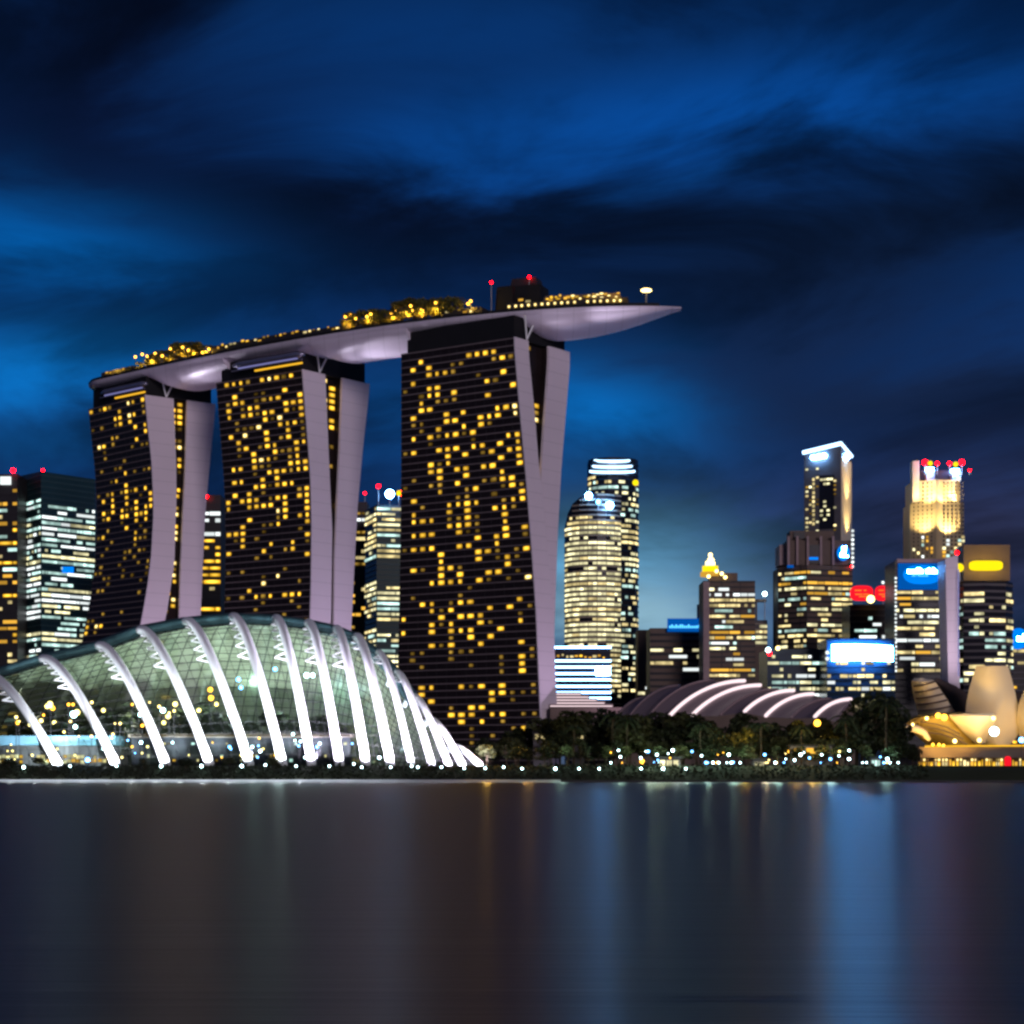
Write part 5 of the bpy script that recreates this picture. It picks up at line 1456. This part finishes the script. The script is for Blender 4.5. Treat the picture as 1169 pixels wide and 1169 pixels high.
for p, q in zip(bk, bk[1:]):
    b.add([Vector((p.x, p.y, GZ)), Vector((q.x, q.y, GZ)), q, p], [(0, 1, 2, 3)])
b.build('wall', M['brown_wall'], hallr)

# ================================================================== lotus museum
D0 = 640
mus = empty('lotus_museum', (X(1125, D0), D0, GZ), 'pale lotus-shaped museum with upright curved petals, glowing warm on the right bank', 'museum')
def petal(outline, D_base, D_tip, bulge, thick, name='petal', m='petal', n=12):
    """outline: (y, xl, xr) rows from tip to base; the petal curves outward towards its tip"""
    rows = []
    for k, (y, xl, xr) in enumerate(outline):
        t = k / (len(outline) - 1)
        Dm = D_tip + (D_base - D_tip) * t
        r = []
        for i in range(n + 1):
            f = i / n; px = xl + (xr - xl) * f
            r.append(P(px, y, Dm - bulge * math.sin(math.pi * f) * (.4 + .6 * math.sin(math.pi * (.15 + .7 * t)))))
        rows.append(r)
    b = MB(); b.grid(rows); o = b.build(name, M[m], mus, smooth=True)
    so = o.modifiers.new('thick', 'SOLIDIFY'); so.thickness = thick; so.offset = 0
    es = o.modifiers.new('edge', 'EDGE_SPLIT'); es.split_angle = R(38)
    return o
petal([(760, 1116, 1149), (772, 1112, 1152.5), (785, 1108, 1156), (800, 1105, 1159.5), (815, 1103, 1163.5), (829, 1104, 1166), (842, 1117, 1158), (851, 1134, 1149)], 632, 622, 4, 1.2)
petal([(776, 1042, 1064), (785, 1043, 1070), (795, 1045, 1077), (805, 1047, 1084), (814, 1049, 1091)], 640, 626, 4, 1.4)
for k in range(5):
    y = 780 + 7 * k
    xa, xb = 1043 + .17 * (y - 776) , 1064 + .72 * (y - 776)
    b = MB(); b.tube([P(xa + (xb - xa) * q / 8, y + 3.5 - 5.5 * (q / 8) ** 1.6, 624.5 + 14 * (y - 776) / 38 - 4.4 * math.sin(math.pi * q / 8)) for q in range(9)], .30, 6); b.build('cladding_seam', M['brown_wall'], mus)
petal([(776, 1066, 1069), (785, 1072, 1090), (795, 1079, 1106), (805, 1086, 1110), (818, 1094, 1112)], 652, 648, 2, 1.4, m='brown_wall')
petal([(768, 1180, 1210), (790, 1171, 1206), (806, 1165, 1204), (822, 1163, 1200), (838, 1166, 1195), (851, 1172, 1185)], 632, 620, 7, 1.6)
petal([(790, 1150, 1172), (806, 1154, 1178), (820, 1158, 1180), (838, 1158, 1180)], 652, 645, 2, 1.4, m='brown_wall')
# sweeping lower petal with lamps along its lip
M['gold_glow_petal'] = mat('gold_glow_petal', (.50, .36, .10), .5, 0, .2, .15)  # petal colour carries the yellow glow of the lit bowl
petal([(817, 1050, 1090), (824, 1036, 1098), (832, 1040, 1106), (840, 1050, 1113), (847, 1058, 1118), (852, 1066, 1120)], 630, 618, 5, 1.4, m='gold_glow_petal')
petal([(816, 1084, 1137), (824, 1091, 1134), (832, 1098, 1130), (840, 1106, 1126), (847, 1114, 1123)], 622, 612, 2.5, 1.0)
for k in range(3):
    b = MB(); b.tube([P(x + 4 * k, y + 6 * k, 611.5 + k) for x, y in ((1050, 824), (1066, 826), (1082, 831), (1096, 838))], .25, 6); b.build('cladding_seam', M['brown_wall'], mus)
b = MB(); b.tube([P(x, y, 609) for x, y in ((1028, 835), (1036, 831.5), (1046, 832), (1055, 837), (1061, 845))], [.5, 1.1, 1.2, 1.1, .6], 8); b.build('petal_rim', M['petal'], mus, smooth=True)
pts = [P(x, y, 611 + 3 * abs(k - 4) / 4) for k, (x, y) in enumerate([(1034, 823), (1045, 818.5), (1060, 816), (1078, 814.6), (1095, 814), (1112, 815), (1126, 816.5), (1137, 818)])]
b = MB(); b.tube(pts, .35, 6); lip = b.build('lip_rail', M['dark_roof'], mus)
for px, py, rr, mk in ((1071, 817, .8, 'lamp_warm'), (1078, 819, .95, 'lamp_warm'), (1058, 820, .5, 'lamp_cream'), (1134, 820, .6, 'lamp_cream'), (1135, 835, 1.3, 'lamp_white'), (1090, 846, .6, 'lamp_cream'), (1118, 845, .6, 'lamp_cream'), (1065, 850, .4, 'lamp_warm'), (1072, 850, .4, 'lamp_warm'), (1077, 851, .4, 'lamp_warm'), (1042, 827, .4, 'lamp_cream')):
    b = MB(); b.sphere(P(px, py, 603), rr); b.build('lip_lamp', M[mk], mus)
b = MB(); b.box(X(1050, 606), X(1230, 606), 606, 660, Zy(865, 606), Zy(852.5, 606)); b.build('terrace_slab', M['brown_wall'], mus)
b = MB(); b.tube([P(1056, 852, 605.5), P(1200, 851, 605.5)], .30, 6); b.build('eaves_light', M['strip_gold'], mus)
b = MB(); b.box(X(1048, 612), X(1230, 612), 612, 655, GZ - .2, Zy(865.2, 612)); b.build('glazed_hall', M['brown_wall'], mus)
wins = []; rnd = random.Random(31)
for k in range(40):
    px = 1049 + 4.2 * k
    wins.append((P(px + 1.8, 875.5, 611.7), Vector((1, 0, 0)), Vector((0, 0, 1)), .78, rnd.uniform(2.6, 4.4), rnd.choice(['w_gold', 'w_orange', 'w_gold', 'w_warm'])))
    if rnd.random() < .6: wins.append((P(px + 2, 867.5, 611.5), Vector((1, 0, 0)), Vector((0, 0, 1)), .7, .8, 'w_hot'))
put_windows(mus, wins)
b = MB()
for k in range(22): b.tube([P(1051 + 8 * k, 887, 608), P(1051 + 8 * k, 865.3, 608)], .22, 8)
b.build('colonnade', M['brown_wall'], mus, kind=None)
for px, py, D_, pw, tgt in ((1128, 846, 600, 9000, (1128, 805, 618)), (1135, 835, 598, 2500, (1132, 800, 616)), (1062, 818, 606, 2600, (1060, 795, 628)), (1080, 858, 598, 9000, (1078, 838, 616)), (1050, 852, 600, 3600, (1048, 838, 614)), (1180, 846, 600, 7000, (1182, 810, 620)), (1105, 848, 600, 4000, (1098, 830, 616))):
    spot('petal_floodlight', P(px, py, D_), P(*tgt), pw * 1.25, (1, .60, .13) if py != 835 else (1, .92, .8), 110, .8, .6, mus)
# red lantern pillar by the water
o = empty('red_lantern', (X(1151, 520), 520, GZ), 'tall glowing red lantern pillar standing before the gold colonnade at far right', 'lantern')
b = MB(); x_ = X(1150.5, 520)
b.tube([(x_, 520, Zy(886, 520)), (x_, 520, Zy(884, 520)), (x_, 520, Zy(866, 520)), (x_, 520, Zy(863.5, 520))], [.7, .82, .82, .5], 14); b.build('lantern_body', M['sign_red'], o)
b = MB(); b.tube([(x_, 520, 2.5), (x_, 520, Zy(886, 520) - .004)], .5, 12); b.build('base', M['dark_roof'], o)
lamp((X(1166, 560), 560, GZ), .7, 7.0, 'lamp_blue', 'blue globe lamp at the right edge beside the lotus-shaped museum', 'globe lamps along the shore')
# promenade wall under the museum
b = MB(); b.box(X(1040, 488), X(1400, 488), 487.6, 489.2, -.5, 3.0)
tag(b.build('promenade_wall', M['dark_wall']), 'dark promenade wall at the water edge under the lotus-shaped museum', 'wall')
